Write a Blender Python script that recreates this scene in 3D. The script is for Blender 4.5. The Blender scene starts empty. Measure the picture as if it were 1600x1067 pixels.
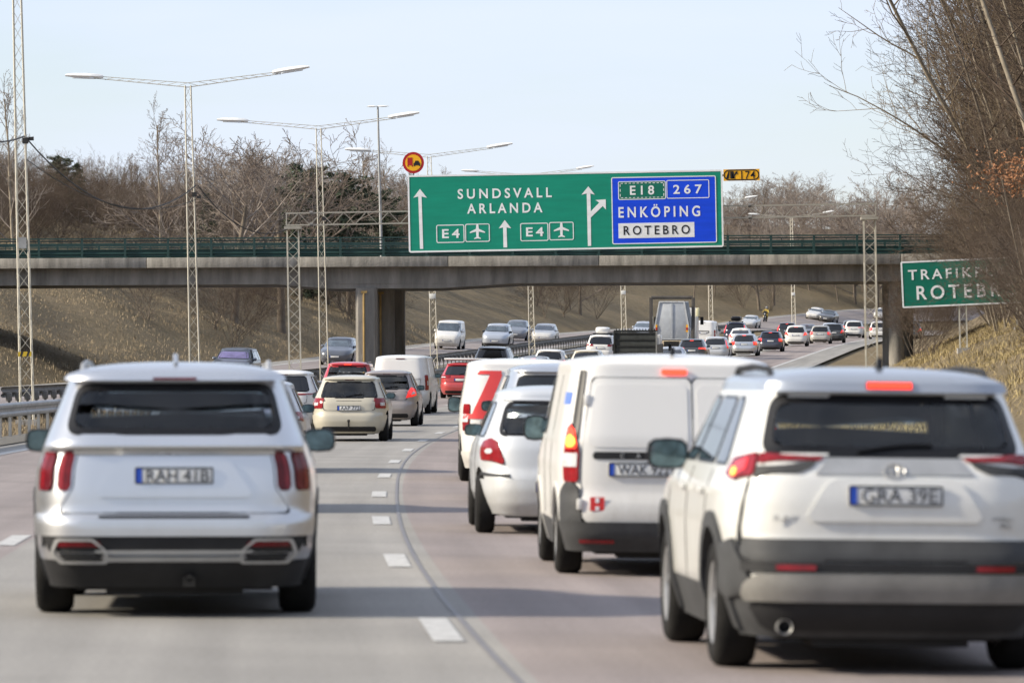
import bpy, bmesh, math, random
import numpy as np
from mathutils import Matrix, Vector

# ------------------------------------------------------------------ camera, sky, sun, exposure
S = bpy.context.scene
F = 8250.0            # focal length in pixels of a 1600 px wide picture
HZ = 575.5            # row of the eye level in that picture
CAMH = 1.655
ROLL = math.radians(1.4)
RW = Matrix.Translation((0, 0, CAMH)) @ Matrix.Rotation(ROLL, 4, 'Y') @ Matrix.Translation((0, 0, -CAMH))

cam = bpy.data.cameras.new('camera')
camo = bpy.data.objects.new('camera', cam)
S.collection.objects.link(camo)
cam.sensor_width = 36.0
cam.lens = F * 36 / 1600
cam.clip_start = 0.5
cam.clip_end = 9000
camo.matrix_basis = RW @ Matrix.Translation((0, 0, CAMH)) @ Matrix.Rotation(math.radians(90) + math.atan((HZ - 533.5) / F), 4, 'X')
cam.dof.use_dof = True
cam.dof.focus_distance = 205
cam.dof.aperture_fstop = 5.2
S.camera = camo

SUN_EL = math.radians(29)
SUN_AZ = math.radians(259)      # compass angle the light comes from, +Y being 0, +X being 90
w = bpy.data.worlds.new('World'); S.world = w; w.use_nodes = True
nt = w.node_tree; nt.nodes.clear()
sky = nt.nodes.new('ShaderNodeTexSky'); sky.sky_type = 'NISHITA'; sky.sun_disc = False
sky.sun_elevation = SUN_EL; sky.sun_rotation = SUN_AZ
sky.air_density = 1.0; sky.dust_density = .5; sky.ozone_density = 2.0; sky.altitude = 40
tc = nt.nodes.new('ShaderNodeTexCoord')
mp = nt.nodes.new('ShaderNodeMapping'); mp.inputs['Scale'].default_value = (5, 5, 26)
nz = nt.nodes.new('ShaderNodeTexNoise'); nz.inputs['Scale'].default_value = 1.6; nz.inputs['Detail'].default_value = 4; nz.inputs['Roughness'].default_value = .5
rp = nt.nodes.new('ShaderNodeValToRGB'); rp.color_ramp.elements[0].position = .33; rp.color_ramp.elements[0].color = (.50, .50, .50, 1)
rp.color_ramp.elements[1].position = .68; rp.color_ramp.elements[1].color = (.88, .88, .88, 1)
mx = nt.nodes.new('ShaderNodeMix'); mx.data_type = 'RGBA'
mx.inputs[7].default_value = (5.35, 5.85, 7.15, 1)       # thin high cloud veil
bg = nt.nodes.new('ShaderNodeBackground'); bg.inputs['Strength'].default_value = .102
wo = nt.nodes.new('ShaderNodeOutputWorld')
L = nt.links.new
L(tc.outputs['Generated'], mp.inputs['Vector']); L(mp.outputs['Vector'], nz.inputs['Vector'])
L(nz.outputs[0], rp.inputs[0]); L(rp.outputs[0], mx.inputs[0]); L(sky.outputs[0], mx.inputs[6])
L(mx.outputs[2], bg.inputs['Color']); L(bg.outputs[0], wo.inputs[0])

sl = bpy.data.lights.new('sun', 'SUN'); sl.energy = 4.7; sl.angle = math.radians(3.5); sl.color = (1, .90, .74)
so = bpy.data.objects.new('sun', sl); S.collection.objects.link(so)
dirv = Vector((math.sin(SUN_AZ) * math.cos(SUN_EL), math.cos(SUN_AZ) * math.cos(SUN_EL), math.sin(SUN_EL)))
so.rotation_euler = dirv.to_track_quat('Z', 'Y').to_euler()
so.location = (-60, -20, 60)

S.view_settings.view_transform = 'Standard'; S.view_settings.look = 'None'
S.view_settings.exposure = 0.62; S.view_settings.gamma = 1
S.render.engine = 'CYCLES'
S.cycles.use_denoising = True
S.cycles.use_adaptive_sampling = True
S.cycles.max_bounces = 5; S.cycles.diffuse_bounces = 3; S.cycles.transparent_max_bounces = 10; S.cycles.adaptive_threshold = .02
S.cycles.sample_clamp_indirect = 4

rnd = random.Random(7)
R = math.radians
COL = S.collection
VERT = Matrix.Rotation(-ROLL, 4, 'Y')       # plumb line, seen in the frame of the banked road

# ------------------------------------------------------------------ helpers
def link(o, parent=None):
    COL.objects.link(o)
    if parent is not None: o.parent = parent
    return o

def tag(o, label=None, cat=None, group=None, kind=None):
    if label: o['label'] = label
    if cat: o['category'] = cat
    if group: o['group'] = group
    if kind: o['kind'] = kind
    return o

def empty(name, loc=(0, 0, 0), mat=None):
    o = bpy.data.objects.new(name, None); o.empty_display_size = .2
    COL.objects.link(o)
    o.matrix_basis = Matrix.Translation(loc) @ (mat if mat is not None else Matrix.Identity(4))
    return o

def mesh_np(name, V, Fq, mat=None, parent=None, smooth=False, uv=None, sharp=None, matidx=None):
    """V (n,3) array, Fq list/array of faces"""
    me = bpy.data.meshes.new(name)
    V = np.asarray(V, dtype=np.float32)
    if isinstance(Fq, np.ndarray) and Fq.ndim == 2:
        k = Fq.shape[1]; nf = len(Fq)
        me.vertices.add(len(V)); me.vertices.foreach_set('co', V.ravel())
        me.loops.add(nf * k); me.loops.foreach_set('vertex_index', Fq.astype(np.int32).ravel())
        me.polygons.add(nf); me.polygons.foreach_set('loop_start', np.arange(nf, dtype=np.int32) * k)
        me.update(calc_edges=True)
    else:
        me.from_pydata([tuple(map(float, v)) for v in V], [], [tuple(int(i) for i in f) for f in Fq])
    if uv is not None:
        l = me.uv_layers.new(name='UVMap')
        vi = np.empty(len(me.loops), dtype=np.int32); me.loops.foreach_get('vertex_index', vi)
        l.data.foreach_set('uv', np.asarray(uv, dtype=np.float32)[vi].ravel())
    if mat is not None:
        for m in (mat if isinstance(mat, (list, tuple)) else [mat]): me.materials.append(m)
    if matidx is not None:
        me.polygons.foreach_set('material_index', np.asarray(matidx, dtype=np.int32))
    if smooth:
        me.polygons.foreach_set('use_smooth', np.ones(len(me.polygons), dtype=bool))
        if sharp: me.set_sharp_from_angle(angle=R(sharp))
    me.validate(); me.update()
    o = bpy.data.objects.new(name, me)
    return link(o, parent)

class MB:
    def __init__(s): s.v = []; s.f = []
    def add(s, vs, fs):
        n = len(s.v); s.v += [tuple(p) for p in vs]; s.f += [tuple(i + n for i in f) for f in fs]; return s
    def box(s, c, d, rot=None):
        x, y, z = [k / 2 for k in d]
        vs = [Vector(p) for p in ((-x,-y,-z),(x,-y,-z),(x,y,-z),(-x,y,-z),(-x,-y,z),(x,-y,z),(x,y,z),(-x,y,z))]
        if rot is not None: vs = [rot @ p for p in vs]
        c = Vector(c)
        return s.add([p + c for p in vs], [(0,3,2,1),(4,5,6,7),(0,1,5,4),(1,2,6,5),(2,3,7,6),(3,0,4,7)])
    def tube(s, p0, p1, r0, r1=None, n=6, cap=True):
        p0 = Vector(p0); p1 = Vector(p1); r1 = r0 if r1 is None else r1
        d = (p1 - p0).normalized(); a = d.orthogonal().normalized(); b = d.cross(a)
        vs = []
        for p, r in ((p0, r0), (p1, r1)):
            for i in range(n):
                t = 2 * math.pi * i / n; vs.append(p + (a * math.cos(t) + b * math.sin(t)) * r)
        fs = [(i, (i + 1) % n, n + (i + 1) % n, n + i) for i in range(n)]
        if cap: fs += [tuple(range(n - 1, -1, -1)), tuple(range(n, 2 * n))]
        return s.add(vs, fs)
    def path(s, pts, r, n=6):
        for a, b in zip(pts[:-1], pts[1:]): s.tube(a, b, r, r, n)
        return s
    def prism(s, poly, y0, y1, ax='xz'):
        """polygon in two axes, swept along the third"""
        m = len(poly)
        def P(p, k):
            return {'xz': (p[0], k, p[1]), 'yz': (k, p[0], p[1]), 'xy': (p[0], p[1], k)}[ax]
        return s.add([P(p, y0) for p in poly] + [P(p, y1) for p in poly],
                     [tuple(range(m)), tuple(range(2 * m - 1, m - 1, -1))] + [(i, m + i, m + (i + 1) % m, (i + 1) % m) for i in range(m)])
    def lathe(s, prof, n=24, ax='x', c=(0, 0, 0), closed=False):
        """prof list of (axial, radius)"""
        vs = []; m = len(prof)
        for i in range(n):
            t = 2 * math.pi * i / n
            for a, r in prof:
                p = {'x': (a, r * math.cos(t), r * math.sin(t)), 'y': (r * math.cos(t), a, r * math.sin(t)), 'z': (r * math.cos(t), r * math.sin(t), a)}[ax]
                vs.append((p[0] + c[0], p[1] + c[1], p[2] + c[2]))
        fs = []
        for i in range(n):
            j = (i + 1) % n
            for k in range(m - 1 + (1 if closed else 0)):
                k2 = (k + 1) % m
                fs.append((i * m + k, j * m + k, j * m + k2, i * m + k2))
        return s.add(vs, fs)
    def build(s, name, mat, parent=None, smooth=False, sharp=40, bevel=0, recalc=True):
        me = bpy.data.meshes.new(name); me.from_pydata(s.v, [], s.f)
        if recalc or bevel:
            bm = bmesh.new(); bm.from_mesh(me)
            bmesh.ops.recalc_face_normals(bm, faces=bm.faces)
            if bevel:
                bmesh.ops.bevel(bm, geom=[e for e in bm.edges if e.calc_face_angle(0) > .5], offset=bevel, segments=2, affect='EDGES', profile=.5)
            bm.to_mesh(me); bm.free()
        if mat is not None: me.materials.append(mat)
        if smooth or bevel:
            me.polygons.foreach_set('use_smooth', np.ones(len(me.polygons), dtype=bool)); me.set_sharp_from_angle(angle=R(sharp))
        me.update()
        return link(bpy.data.objects.new(name, me), parent)

def inst(me_obj, name, parent, mat4):
    o = bpy.data.objects.new(name, me_obj.data if hasattr(me_obj, 'data') else me_obj)
    COL.objects.link(o); o.parent = parent; o.matrix_basis = mat4
    return o

# ------------------------------------------------------------------ materials
MATS = {}
def pm(name, col, rough=.6, metal=0, var=.15, scale=4, bump=0, bscale=40, coat=0, emit=None, estr=0, spec=.5, col2=None, coords='Object', detail=5, stretch=None):
    if name in MATS: return MATS[name]
    m = bpy.data.materials.new(name); m.use_nodes = True; n = m.node_tree; b = n.nodes['Principled BSDF']; l = n.links.new
    b.inputs['Roughness'].default_value = rough; b.inputs['Metallic'].default_value = metal
    b.inputs['Coat Weight'].default_value = coat; b.inputs['Coat Roughness'].default_value = .06
    b.inputs['Specular IOR Level'].default_value = spec
    t = n.nodes.new('ShaderNodeTexCoord'); no = n.nodes.new('ShaderNodeTexNoise')
    no.inputs['Scale'].default_value = scale; no.inputs['Detail'].default_value = detail; no.inputs['Roughness'].default_value = .62
    if stretch:
        mq = n.nodes.new('ShaderNodeMapping'); mq.inputs['Scale'].default_value = stretch; l(t.outputs[coords], mq.inputs['Vector']); l(mq.outputs[0], no.inputs['Vector'])
    else: l(t.outputs[coords], no.inputs['Vector'])
    r = n.nodes.new('ShaderNodeValToRGB'); r.color_ramp.elements[0].position = .28; r.color_ramp.elements[1].position = .72
    c2 = col2 or tuple(c * (1 + var) for c in col); c1 = col if col2 else tuple(c * (1 - var) for c in col)
    r.color_ramp.elements[0].color = (*c1, 1); r.color_ramp.elements[1].color = (*c2, 1)
    l(no.outputs[0], r.inputs[0]); l(r.outputs[0], b.inputs['Base Color'])
    if bump:
        n2 = n.nodes.new('ShaderNodeTexNoise'); n2.inputs['Scale'].default_value = bscale; n2.inputs['Detail'].default_value = 4
        l(t.outputs[coords], n2.inputs['Vector'])
        bp = n.nodes.new('ShaderNodeBump'); bp.inputs['Strength'].default_value = bump; bp.inputs['Distance'].default_value = .05
        l(n2.outputs[0], bp.inputs['Height']); l(bp.outputs[0], b.inputs['Normal'])
    if emit: b.inputs['Emission Color'].default_value = (*emit, 1); b.inputs['Emission Strength'].default_value = estr
    MATS[name] = m; return m

def paint(name, col, metal=.0, rough=.35, dirt=.35, coat=.8, dirtcol=(.27, .24, .185)):
    """car paint with road dirt thickening towards the sills"""
    key = 'paint_' + name
    if key in MATS: return MATS[key]
    m = bpy.data.materials.new(key); m.use_nodes = True; n = m.node_tree; b = n.nodes['Principled BSDF']; l = n.links.new
    b.inputs['Metallic'].default_value = metal; b.inputs['Coat Weight'].default_value = coat; b.inputs['Coat Roughness'].default_value = .13
    t = n.nodes.new('ShaderNodeTexCoord'); no = n.nodes.new('ShaderNodeTexNoise'); no.inputs['Scale'].default_value = 3.5; no.inputs['Detail'].default_value = 7; no.inputs['Roughness'].default_value = .7
    mpn = n.nodes.new('ShaderNodeMapping'); mpn.inputs['Scale'].default_value = (1.6, 1.0, .7)
    l(t.outputs['Object'], mpn.inputs['Vector']); l(mpn.outputs[0], no.inputs['Vector'])
    sp = n.nodes.new('ShaderNodeSeparateXYZ'); l(t.outputs['Object'], sp.inputs[0])
    mr = n.nodes.new('ShaderNodeMapRange'); mr.inputs['From Min'].default_value = 1.15; mr.inputs['From Max'].default_value = .3; mr.inputs['To Min'].default_value = .05; mr.inputs['To Max'].default_value = 1
    l(sp.outputs['Z'], mr.inputs['Value'])
    mu = n.nodes.new('ShaderNodeMath'); mu.operation = 'MULTIPLY'; l(mr.outputs[0], mu.inputs[0]); l(no.outputs[0], mu.inputs[1])
    m2 = n.nodes.new('ShaderNodeMath'); m2.operation = 'MULTIPLY'; m2.inputs[1].default_value = dirt * 1.7; m2.use_clamp = True; l(mu.outputs[0], m2.inputs[0])
    mixc = n.nodes.new('ShaderNodeMix'); mixc.data_type = 'RGBA'; mixc.inputs[6].default_value = (*col, 1); mixc.inputs[7].default_value = (*dirtcol, 1)
    l(m2.outputs[0], mixc.inputs[0]); l(mixc.outputs[2], b.inputs['Base Color'])
    ra = n.nodes.new('ShaderNodeMapRange'); ra.inputs['To Min'].default_value = rough; ra.inputs['To Max'].default_value = .75; l(m2.outputs[0], ra.inputs['Value'])
    l(ra.outputs[0], b.inputs['Roughness'])
    MATS[key] = m; return m

def glass_mat(name, tint, dust=.2):
    if name in MATS: return MATS[name]
    m = bpy.data.materials.new(name); m.use_nodes = True; n = m.node_tree; n.nodes.clear(); l = n.links.new
    tr = n.nodes.new('ShaderNodeBsdfTransparent'); tr.inputs[0].default_value = (*tint, 1)
    gl = n.nodes.new('ShaderNodeBsdfGlossy'); gl.inputs['Roughness'].default_value = .03; gl.inputs[0].default_value = (.9, .93, .95, 1)
    df = n.nodes.new('ShaderNodeBsdfDiffuse'); df.inputs[0].default_value = (.25, .24, .21, 1)
    fr = n.nodes.new('ShaderNodeFresnel'); fr.inputs[0].default_value = 1.55
    no = n.nodes.new('ShaderNodeTexNoise'); no.inputs['Scale'].default_value = 2.5; no.inputs['Detail'].default_value = 6
    t = n.nodes.new('ShaderNodeTexCoord'); l(t.outputs['Object'], no.inputs['Vector'])
    mr = n.nodes.new('ShaderNodeMapRange'); mr.inputs['From Min'].default_value = .35; mr.inputs['From Max'].default_value = .8; mr.inputs['To Max'].default_value = dust; l(no.outputs[0], mr.inputs['Value'])
    a = n.nodes.new('ShaderNodeMixShader'); b = n.nodes.new('ShaderNodeMixShader'); o = n.nodes.new('ShaderNodeOutputMaterial')
    l(mr.outputs[0], a.inputs[0]); l(tr.outputs[0], a.inputs[1]); l(df.outputs[0], a.inputs[2])
    l(fr.outputs[0], b.inputs[0]); l(a.outputs[0], b.inputs[1]); l(gl.outputs[0], b.inputs[2]); l(b.outputs[0], o.inputs[0])
    MATS[name] = m; return m

# ------------------------------------------------------------------ the lie of the road (x right, y ahead, z up)
_D = np.arange(0, 3201, 1.0)
_sl = np.where(_D < 226, -.0728 + 7.28e-4 * _D, .0917 + 2e-5 * (_D - 226))
_sl = np.where(_D > 520, _sl + 1.2e-3 * (np.minimum(_D, 800) - 520), _sl) * 1.018
_c = 1.583 * 1.018 + np.concatenate([[0], np.cumsum((_sl[1:] + _sl[:-1]) / 2)])
_zp = np.array([[-200,0],[0,0],[60,0],[95,0],[118,.05],[150,.11],[177,.2],[205,.34],[229,.55],[260,1.0],[290,1.5],[345,2.4],[400,3.3],[450,3.95],[503,4.55],[600,5.6],[700,6.6],[900,8.2],[1100,9.2],[1500,10.2],[3300,11]])
_zr = np.interp(np.arange(-60, 3261), _zp[:, 0], _zp[:, 1])
_k = np.hanning(41); _k /= _k.sum()
_zr = np.convolve(np.pad(_zr, 20, mode='edge'), _k, 'valid')
def cx(D):
    D = np.asarray(D, float)
    return np.where(D < 0, _c[0] + _sl[0] * D, np.interp(D, _D, _c))
def cs(D): return np.interp(D, _D, _sl)
def rise(D): return np.interp(D, np.arange(-60, 3261), _zr)
def road_z(D, l):
    D = np.asarray(D, float); l = np.asarray(l, float)
    tw = np.interp(D, [0,300,350,480,600,640,690,900,1500], [0,0,.1,.1,.3,1.0,1.8,3,3])
    return rise(D) - .012 * np.clip(l, 0, 9) + .03 * np.clip(-l - 5, 0, 30) + tw * np.clip((-l - 8) / 10, 0, 1.3)
def ground_z(D, l):
    D = np.asarray(D, float); l = np.asarray(l, float)
    z = road_z(D, l)
    # right hand side: shallow ditch, then the cutting
    e = np.clip(l - 5.9, 0, 4)
    z = z - .06 - .22 * np.sin(np.clip(e / 4, 0, 1) * math.pi)
    top = np.interp(D, [0, 150, 240, 300, 420, 600], [5, 6.5, 7, 6.5, 5, 6])
    b = np.clip(l - 9.9, 0, None)
    hb = .42 * b
    z = z + np.where(hb < top, hb, top + .04 * np.clip(b - top / .42, 0, 80)) * np.where(l > 9.9, 1, 0)
    # left hand side beyond the other carriageway
    e = np.clip(-l - 22.9, 0, 4)
    z = z - .35 * np.sin(np.clip(e / 4, 0, 1) * math.pi)
    topl = np.interp(D, [0, 200, 300, 420, 600, 900], [7, 8, 8.3, 7.5, 8, 10])
    b = np.clip(-l - 26.0, 0, None)
    hb = .345 * b
    z = z + np.where(hb < topl, hb, topl + .05 * np.clip(b - topl / .345, 0, 120))
    # median
    z = z - np.where((l < -8.2) & (l > -13.8), .05 + .12 * np.sin(np.clip((-l - 8.2) / 5.6, 0, 1) * math.pi), 0)
    und = .16 * np.sin(D * .21 + l * .7) + .12 * np.sin(D * .083 - l * .45) + .07 * np.sin(D * .61 + l * 1.3)
    z = z + und * (np.clip(l - 10.5, 0, 3) / 3 + np.clip(-l - 27, 0, 3) / 3)
    return z
def at(px, D): return (px - 800.0) * D / F          # x of a thing that stands D metres ahead
def zrow(row, D): return CAMH + (HZ - row) * D / F
def stand(x, D): return float(ground_z(D, x - cx(D)))
# ------------------------------------------------------------------ ground and roads
def asphalt(name, bands, grain=.17):
    """bands: list of (lateral metres, colour) steps read from the UV map"""
    m = bpy.data.materials.new(name); m.use_nodes = True; n = m.node_tree; b = n.nodes['Principled BSDF']; l = n.links.new
    uvn = n.nodes.new('ShaderNodeUVMap'); sp = n.nodes.new('ShaderNodeSeparateXYZ'); l(uvn.outputs[0], sp.inputs[0])
    mr = n.nodes.new('ShaderNodeMapRange'); mr.inputs['From Min'].default_value = -30; mr.inputs['From Max'].default_value = 10; l(sp.outputs[0], mr.inputs['Value'])
    r = n.nodes.new('ShaderNodeValToRGB'); r.color_ramp.interpolation = 'CONSTANT'
    for i, (x, c) in enumerate(bands):
        p = (x + 30) / 40
        e = r.color_ramp.elements[i] if i < 2 else r.color_ramp.elements.new(p)
        e.position = p; e.color = (*c, 1)
    l(mr.outputs[0], r.inputs[0])
    # worn wheel paths and length-wise streaks
    mp1 = n.nodes.new('ShaderNodeMapping'); mp1.inputs['Scale'].default_value = (1.7, .035, 1); l(uvn.outputs[0], mp1.inputs['Vector'])
    n1 = n.nodes.new('ShaderNodeTexNoise'); n1.inputs['Scale'].default_value = 1; n1.inputs['Detail'].default_value = 6; l(mp1.outputs[0], n1.inputs['Vector'])
    n2 = n.nodes.new('ShaderNodeTexNoise'); n2.inputs['Scale'].default_value = 26; n2.inputs['Detail'].default_value = 3; l(uvn.outputs[0], n2.inputs['Vector'])
    n3 = n.nodes.new('ShaderNodeTexNoise'); n3.inputs['Scale'].default_value = .5; n3.inputs['Detail'].default_value = 5; l(uvn.outputs[0], n3.inputs['Vector'])
    def rng(node, lo, hi):
        q = n.nodes.new('ShaderNodeMapRange'); q.inputs['From Min'].default_value = .3; q.inputs['From Max'].default_value = .7
        q.inputs['To Min'].default_value = lo; q.inputs['To Max'].default_value = hi; l(node.outputs[0], q.inputs['Value']); return q
    a = rng(n1, .83, 1.15); c = rng(n2, 1 - grain, 1 + grain); d = rng(n3, .90, 1.10)
    m1 = n.nodes.new('ShaderNodeMath'); m1.operation = 'MULTIPLY'; l(a.outputs[0], m1.inputs[0]); l(c.outputs[0], m1.inputs[1])
    m2 = n.nodes.new('ShaderNodeMath'); m2.operation = 'MULTIPLY'; l(m1.outputs[0], m2.inputs[0]); l(d.outputs[0], m2.inputs[1])
    # polished wheel paths, two to a lane
    fa = n.nodes.new('ShaderNodeMath'); fa.operation = 'MULTIPLY_ADD'; fa.inputs[1].default_value = 4 * math.pi / 3.6; fa.inputs[2].default_value = math.pi; l(sp.outputs[0], fa.inputs[0])
    co = n.nodes.new('ShaderNodeMath'); co.operation = 'COSINE'; l(fa.outputs[0], co.inputs[0])
    cm = n.nodes.new('ShaderNodeMath'); cm.operation = 'MULTIPLY_ADD'; cm.inputs[1].default_value = -.045; cm.inputs[2].default_value = 1; l(co.outputs[0], cm.inputs[0])
    m3 = n.nodes.new('ShaderNodeMath'); m3.operation = 'MULTIPLY'; l(m2.outputs[0], m3.inputs[0]); l(cm.outputs[0], m3.inputs[1]); m2 = m3
    vm = n.nodes.new('ShaderNodeVectorMath'); vm.operation = 'SCALE'; l(r.outputs[0], vm.inputs[0]); l(m2.outputs[0], vm.inputs['Scale'])
    l(vm.outputs[0], b.inputs['Base Color']); b.inputs['Roughness'].default_value = .82; b.inputs['Specular IOR Level'].default_value = .35
    bp = n.nodes.new('ShaderNodeBump'); bp.inputs['Strength'].default_value = .25; bp.inputs['Distance'].default_value = .01; l(n2.outputs[0], bp.inputs['Height']); l(bp.outputs[0], b.inputs['Normal'])
    return m

GREY = (.250, .237, .216); RED = (.238, .202, .187); SHOUL = (.24, .228, .205)
M_ROAD = asphalt('asphalt_main', [(-30, SHOUL), (-7.45, (.235, .203, .19)), (-3.55, GREY), (.24, RED), (3.75, SHOUL)])
M_ROAD2 = asphalt('asphalt_other', [(-30, SHOUL), (-21.4, (.225, .196, .185)), (-14.1, SHOUL)])
M_LINE = pm('road_paint', (.27, .265, .255), .7, scale=7, detail=10, col2=(.58, .575, .55))
M_SEAM = pm('tar_seam', (.145, .132, .126), .5)

def grid(Ds, ls, zf, dz=0):
    Ds = np.asarray(Ds, float); ls = np.asarray(ls, float)
    DD, LL = np.meshgrid(Ds, ls, indexing='ij')
    V = np.stack([cx(DD) + LL, DD, zf(DD, LL) + dz], -1).reshape(-1, 3)
    nl = len(ls); i = np.arange(len(Ds) - 1)[:, None] * nl + np.arange(nl - 1)[None, :]
    q = np.stack([i, i + 1, i + nl + 1, i + nl], -1).reshape(-1, 4)
    return V, q, np.stack([LL, DD], -1).reshape(-1, 2)

Dl = np.concatenate([np.arange(-40, 420, 2.0), np.arange(420, 1000, 8.0), np.arange(1000, 3001, 80.0)])

def grass_ground():
    m = bpy.data.materials.new('dry_turf'); m.use_nodes = True; n = m.node_tree; b = n.nodes['Principled BSDF']; l = n.links.new
    t = n.nodes.new('ShaderNodeTexCoord')
    def noise(sc, det, rgh=.65, stretch=None):
        k = n.nodes.new('ShaderNodeTexNoise'); k.inputs['Scale'].default_value = sc; k.inputs['Detail'].default_value = det; k.inputs['Roughness'].default_value = rgh
        if stretch:
            q = n.nodes.new('ShaderNodeMapping'); q.inputs['Scale'].default_value = stretch; l(t.outputs['Object'], q.inputs['Vector']); l(q.outputs[0], k.inputs['Vector'])
        else: l(t.outputs['Object'], k.inputs['Vector'])
        return k
    a = noise(.16, 6); c = noise(2.2, 7, .75, (1, .5, 1)); d = noise(9, 4, .7)
    r = n.nodes.new('ShaderNodeValToRGB'); e = r.color_ramp.elements
    e[0].position = .3; e[0].color = (.175, .138, .092, 1); e[1].position = .7; e[1].color = (.37, .295, .19, 1)
    k = r.color_ramp.elements.new(.5); k.color = (.28, .222, .138, 1)
    l(c.outputs[0], r.inputs[0])
    r2 = n.nodes.new('ShaderNodeValToRGB'); e = r2.color_ramp.elements
    e[0].position = .36; e[0].color = (.22, .18, .112, 1); e[1].position = .66; e[1].color = (.33, .26, .168, 1)
    l(a.outputs[0], r2.inputs[0])
    mx = n.nodes.new('ShaderNodeMix'); mx.data_type = 'RGBA'; mx.inputs[0].default_value = .45; l(r.outputs[0], mx.inputs[6]); l(r2.outputs[0], mx.inputs[7])
    l(mx.outputs[2], b.inputs['Base Color']); b.inputs['Roughness'].default_value = .95; b.inputs['Specular IOR Level'].default_value = .1
    bp = n.nodes.new('ShaderNodeBump'); bp.inputs['Strength'].default_value = .9; bp.inputs['Distance'].default_value = .45
    ad = n.nodes.new('ShaderNodeMath'); ad.operation = 'ADD'; l(c.outputs[0], ad.inputs[0]); l(d.outputs[0], ad.inputs[1])
    l(ad.outputs[0], bp.inputs['Height']); l(bp.outputs[0], b.inputs['Normal'])
    return m
M_TURF = grass_ground()
lat = np.concatenate([[-900, -500, -300, -200, -150, -120, -100, -85, -75, -68], np.arange(-62, -22, 1.5), [-22.6, -18, -14, -13, -12, -11, -10, -9, -8.2, -4, 0, 4, 5.8, 6.5, 7.2, 8, 9], np.arange(9.9, 32, 1.1), [34, 38, 45, 60, 80, 110, 160, 250, 450, 900]])
def gz(D, l):
    z = ground_z(D, l)
    return np.where(((l > -8.3) & (l < 5.95)) | ((l > -22.75) & (l < -13.7)), z - .12, z)
V, q, uv = grid(Dl, lat, gz)
tag(mesh_np('ground', V, q, M_TURF, smooth=True, uv=uv), kind='structure')

def strip(name, l0, l1, D0, D1, mat, dz, kind='structure', parent=None, n=2, step=2.0, zf=road_z):
    Ds = np.append(np.arange(D0, min(D1, 450), step), np.arange(max(450, D0), D1, step * 4)) if D1 > 450 else np.linspace(D0, D1, max(2, int((D1 - D0) / step) + 1))
    Ds = np.append(Ds[Ds < D1 - .01], D1)
    V, q, uv = grid(Ds, np.linspace(l0, l1, n), zf, dz)
    o = mesh_np(name, V, q, mat, parent, uv=uv)
    if parent is None: o['kind'] = kind
    return o
road = strip('road', -8.3, 5.95, -40, 2200, M_ROAD, 0, n=22)
road2 = strip('road_opposite', -22.75, -13.7, -40, 2200, M_ROAD2, 0, n=14)
M_GRAV = pm('road_grit', (.155, .145, .125), .95, var=.35, scale=30, bump=.6, bscale=60)
strip('verge_gravel', -9.0, -8.05, -40, 420, M_GRAV, .02)
strip('verge_gravel_opposite', -14.0, -13.1, -40, 420, M_GRAV, .02)
# solid edge lines, seam, lane dashes: thin paint sheets lying on the road
strip('edge_line', -7.42, -7.22, -40, 1200, M_LINE, .006, parent=road)
strip('edge_line', 3.72, 3.92, -40, 1200, M_LINE, .006, parent=road)
strip('edge_line', -21.5, -21.3, -40, 1200, M_LINE, .006, parent=road2)
strip('edge_line', -14.5, -14.3, -40, 1200, M_LINE, .006, parent=road2)
def seam(D):
    return .2 + .03 * np.sin(D * .11)
Ds = np.arange(-10, 330, 1.5)
V = np.concatenate([np.stack([cx(Ds) + seam(Ds) + e, Ds, road_z(Ds, Ds * 0 + .2) + .005], 1) for e in (-.019, .019)])
m = len(Ds); i = np.arange(m - 1)
mesh_np('joint_seam', V, np.stack([i, m + i, m + i + 1, i + 1], 1), M_SEAM, road)
def dash(l, D, wd, par, ln=3.0):
    V, q, uv = grid(np.linspace(D - ln / 2, D + ln / 2, 7), [l - wd / 2, l - wd * .17, l + wd * .17, l + wd / 2], road_z, .006)
    return mesh_np('lane_dash', V, q, M_LINE, par)
for k in range(-2, 40): dash(0, 33.5 + 12 * k, .19, road)
for k in range(-2, 40): dash(-3.6, 26.8 + 12 * k, .19, road)
for k in range(4, 45): dash(-17.8, 30 + 12 * k, .2, road2)

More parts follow.
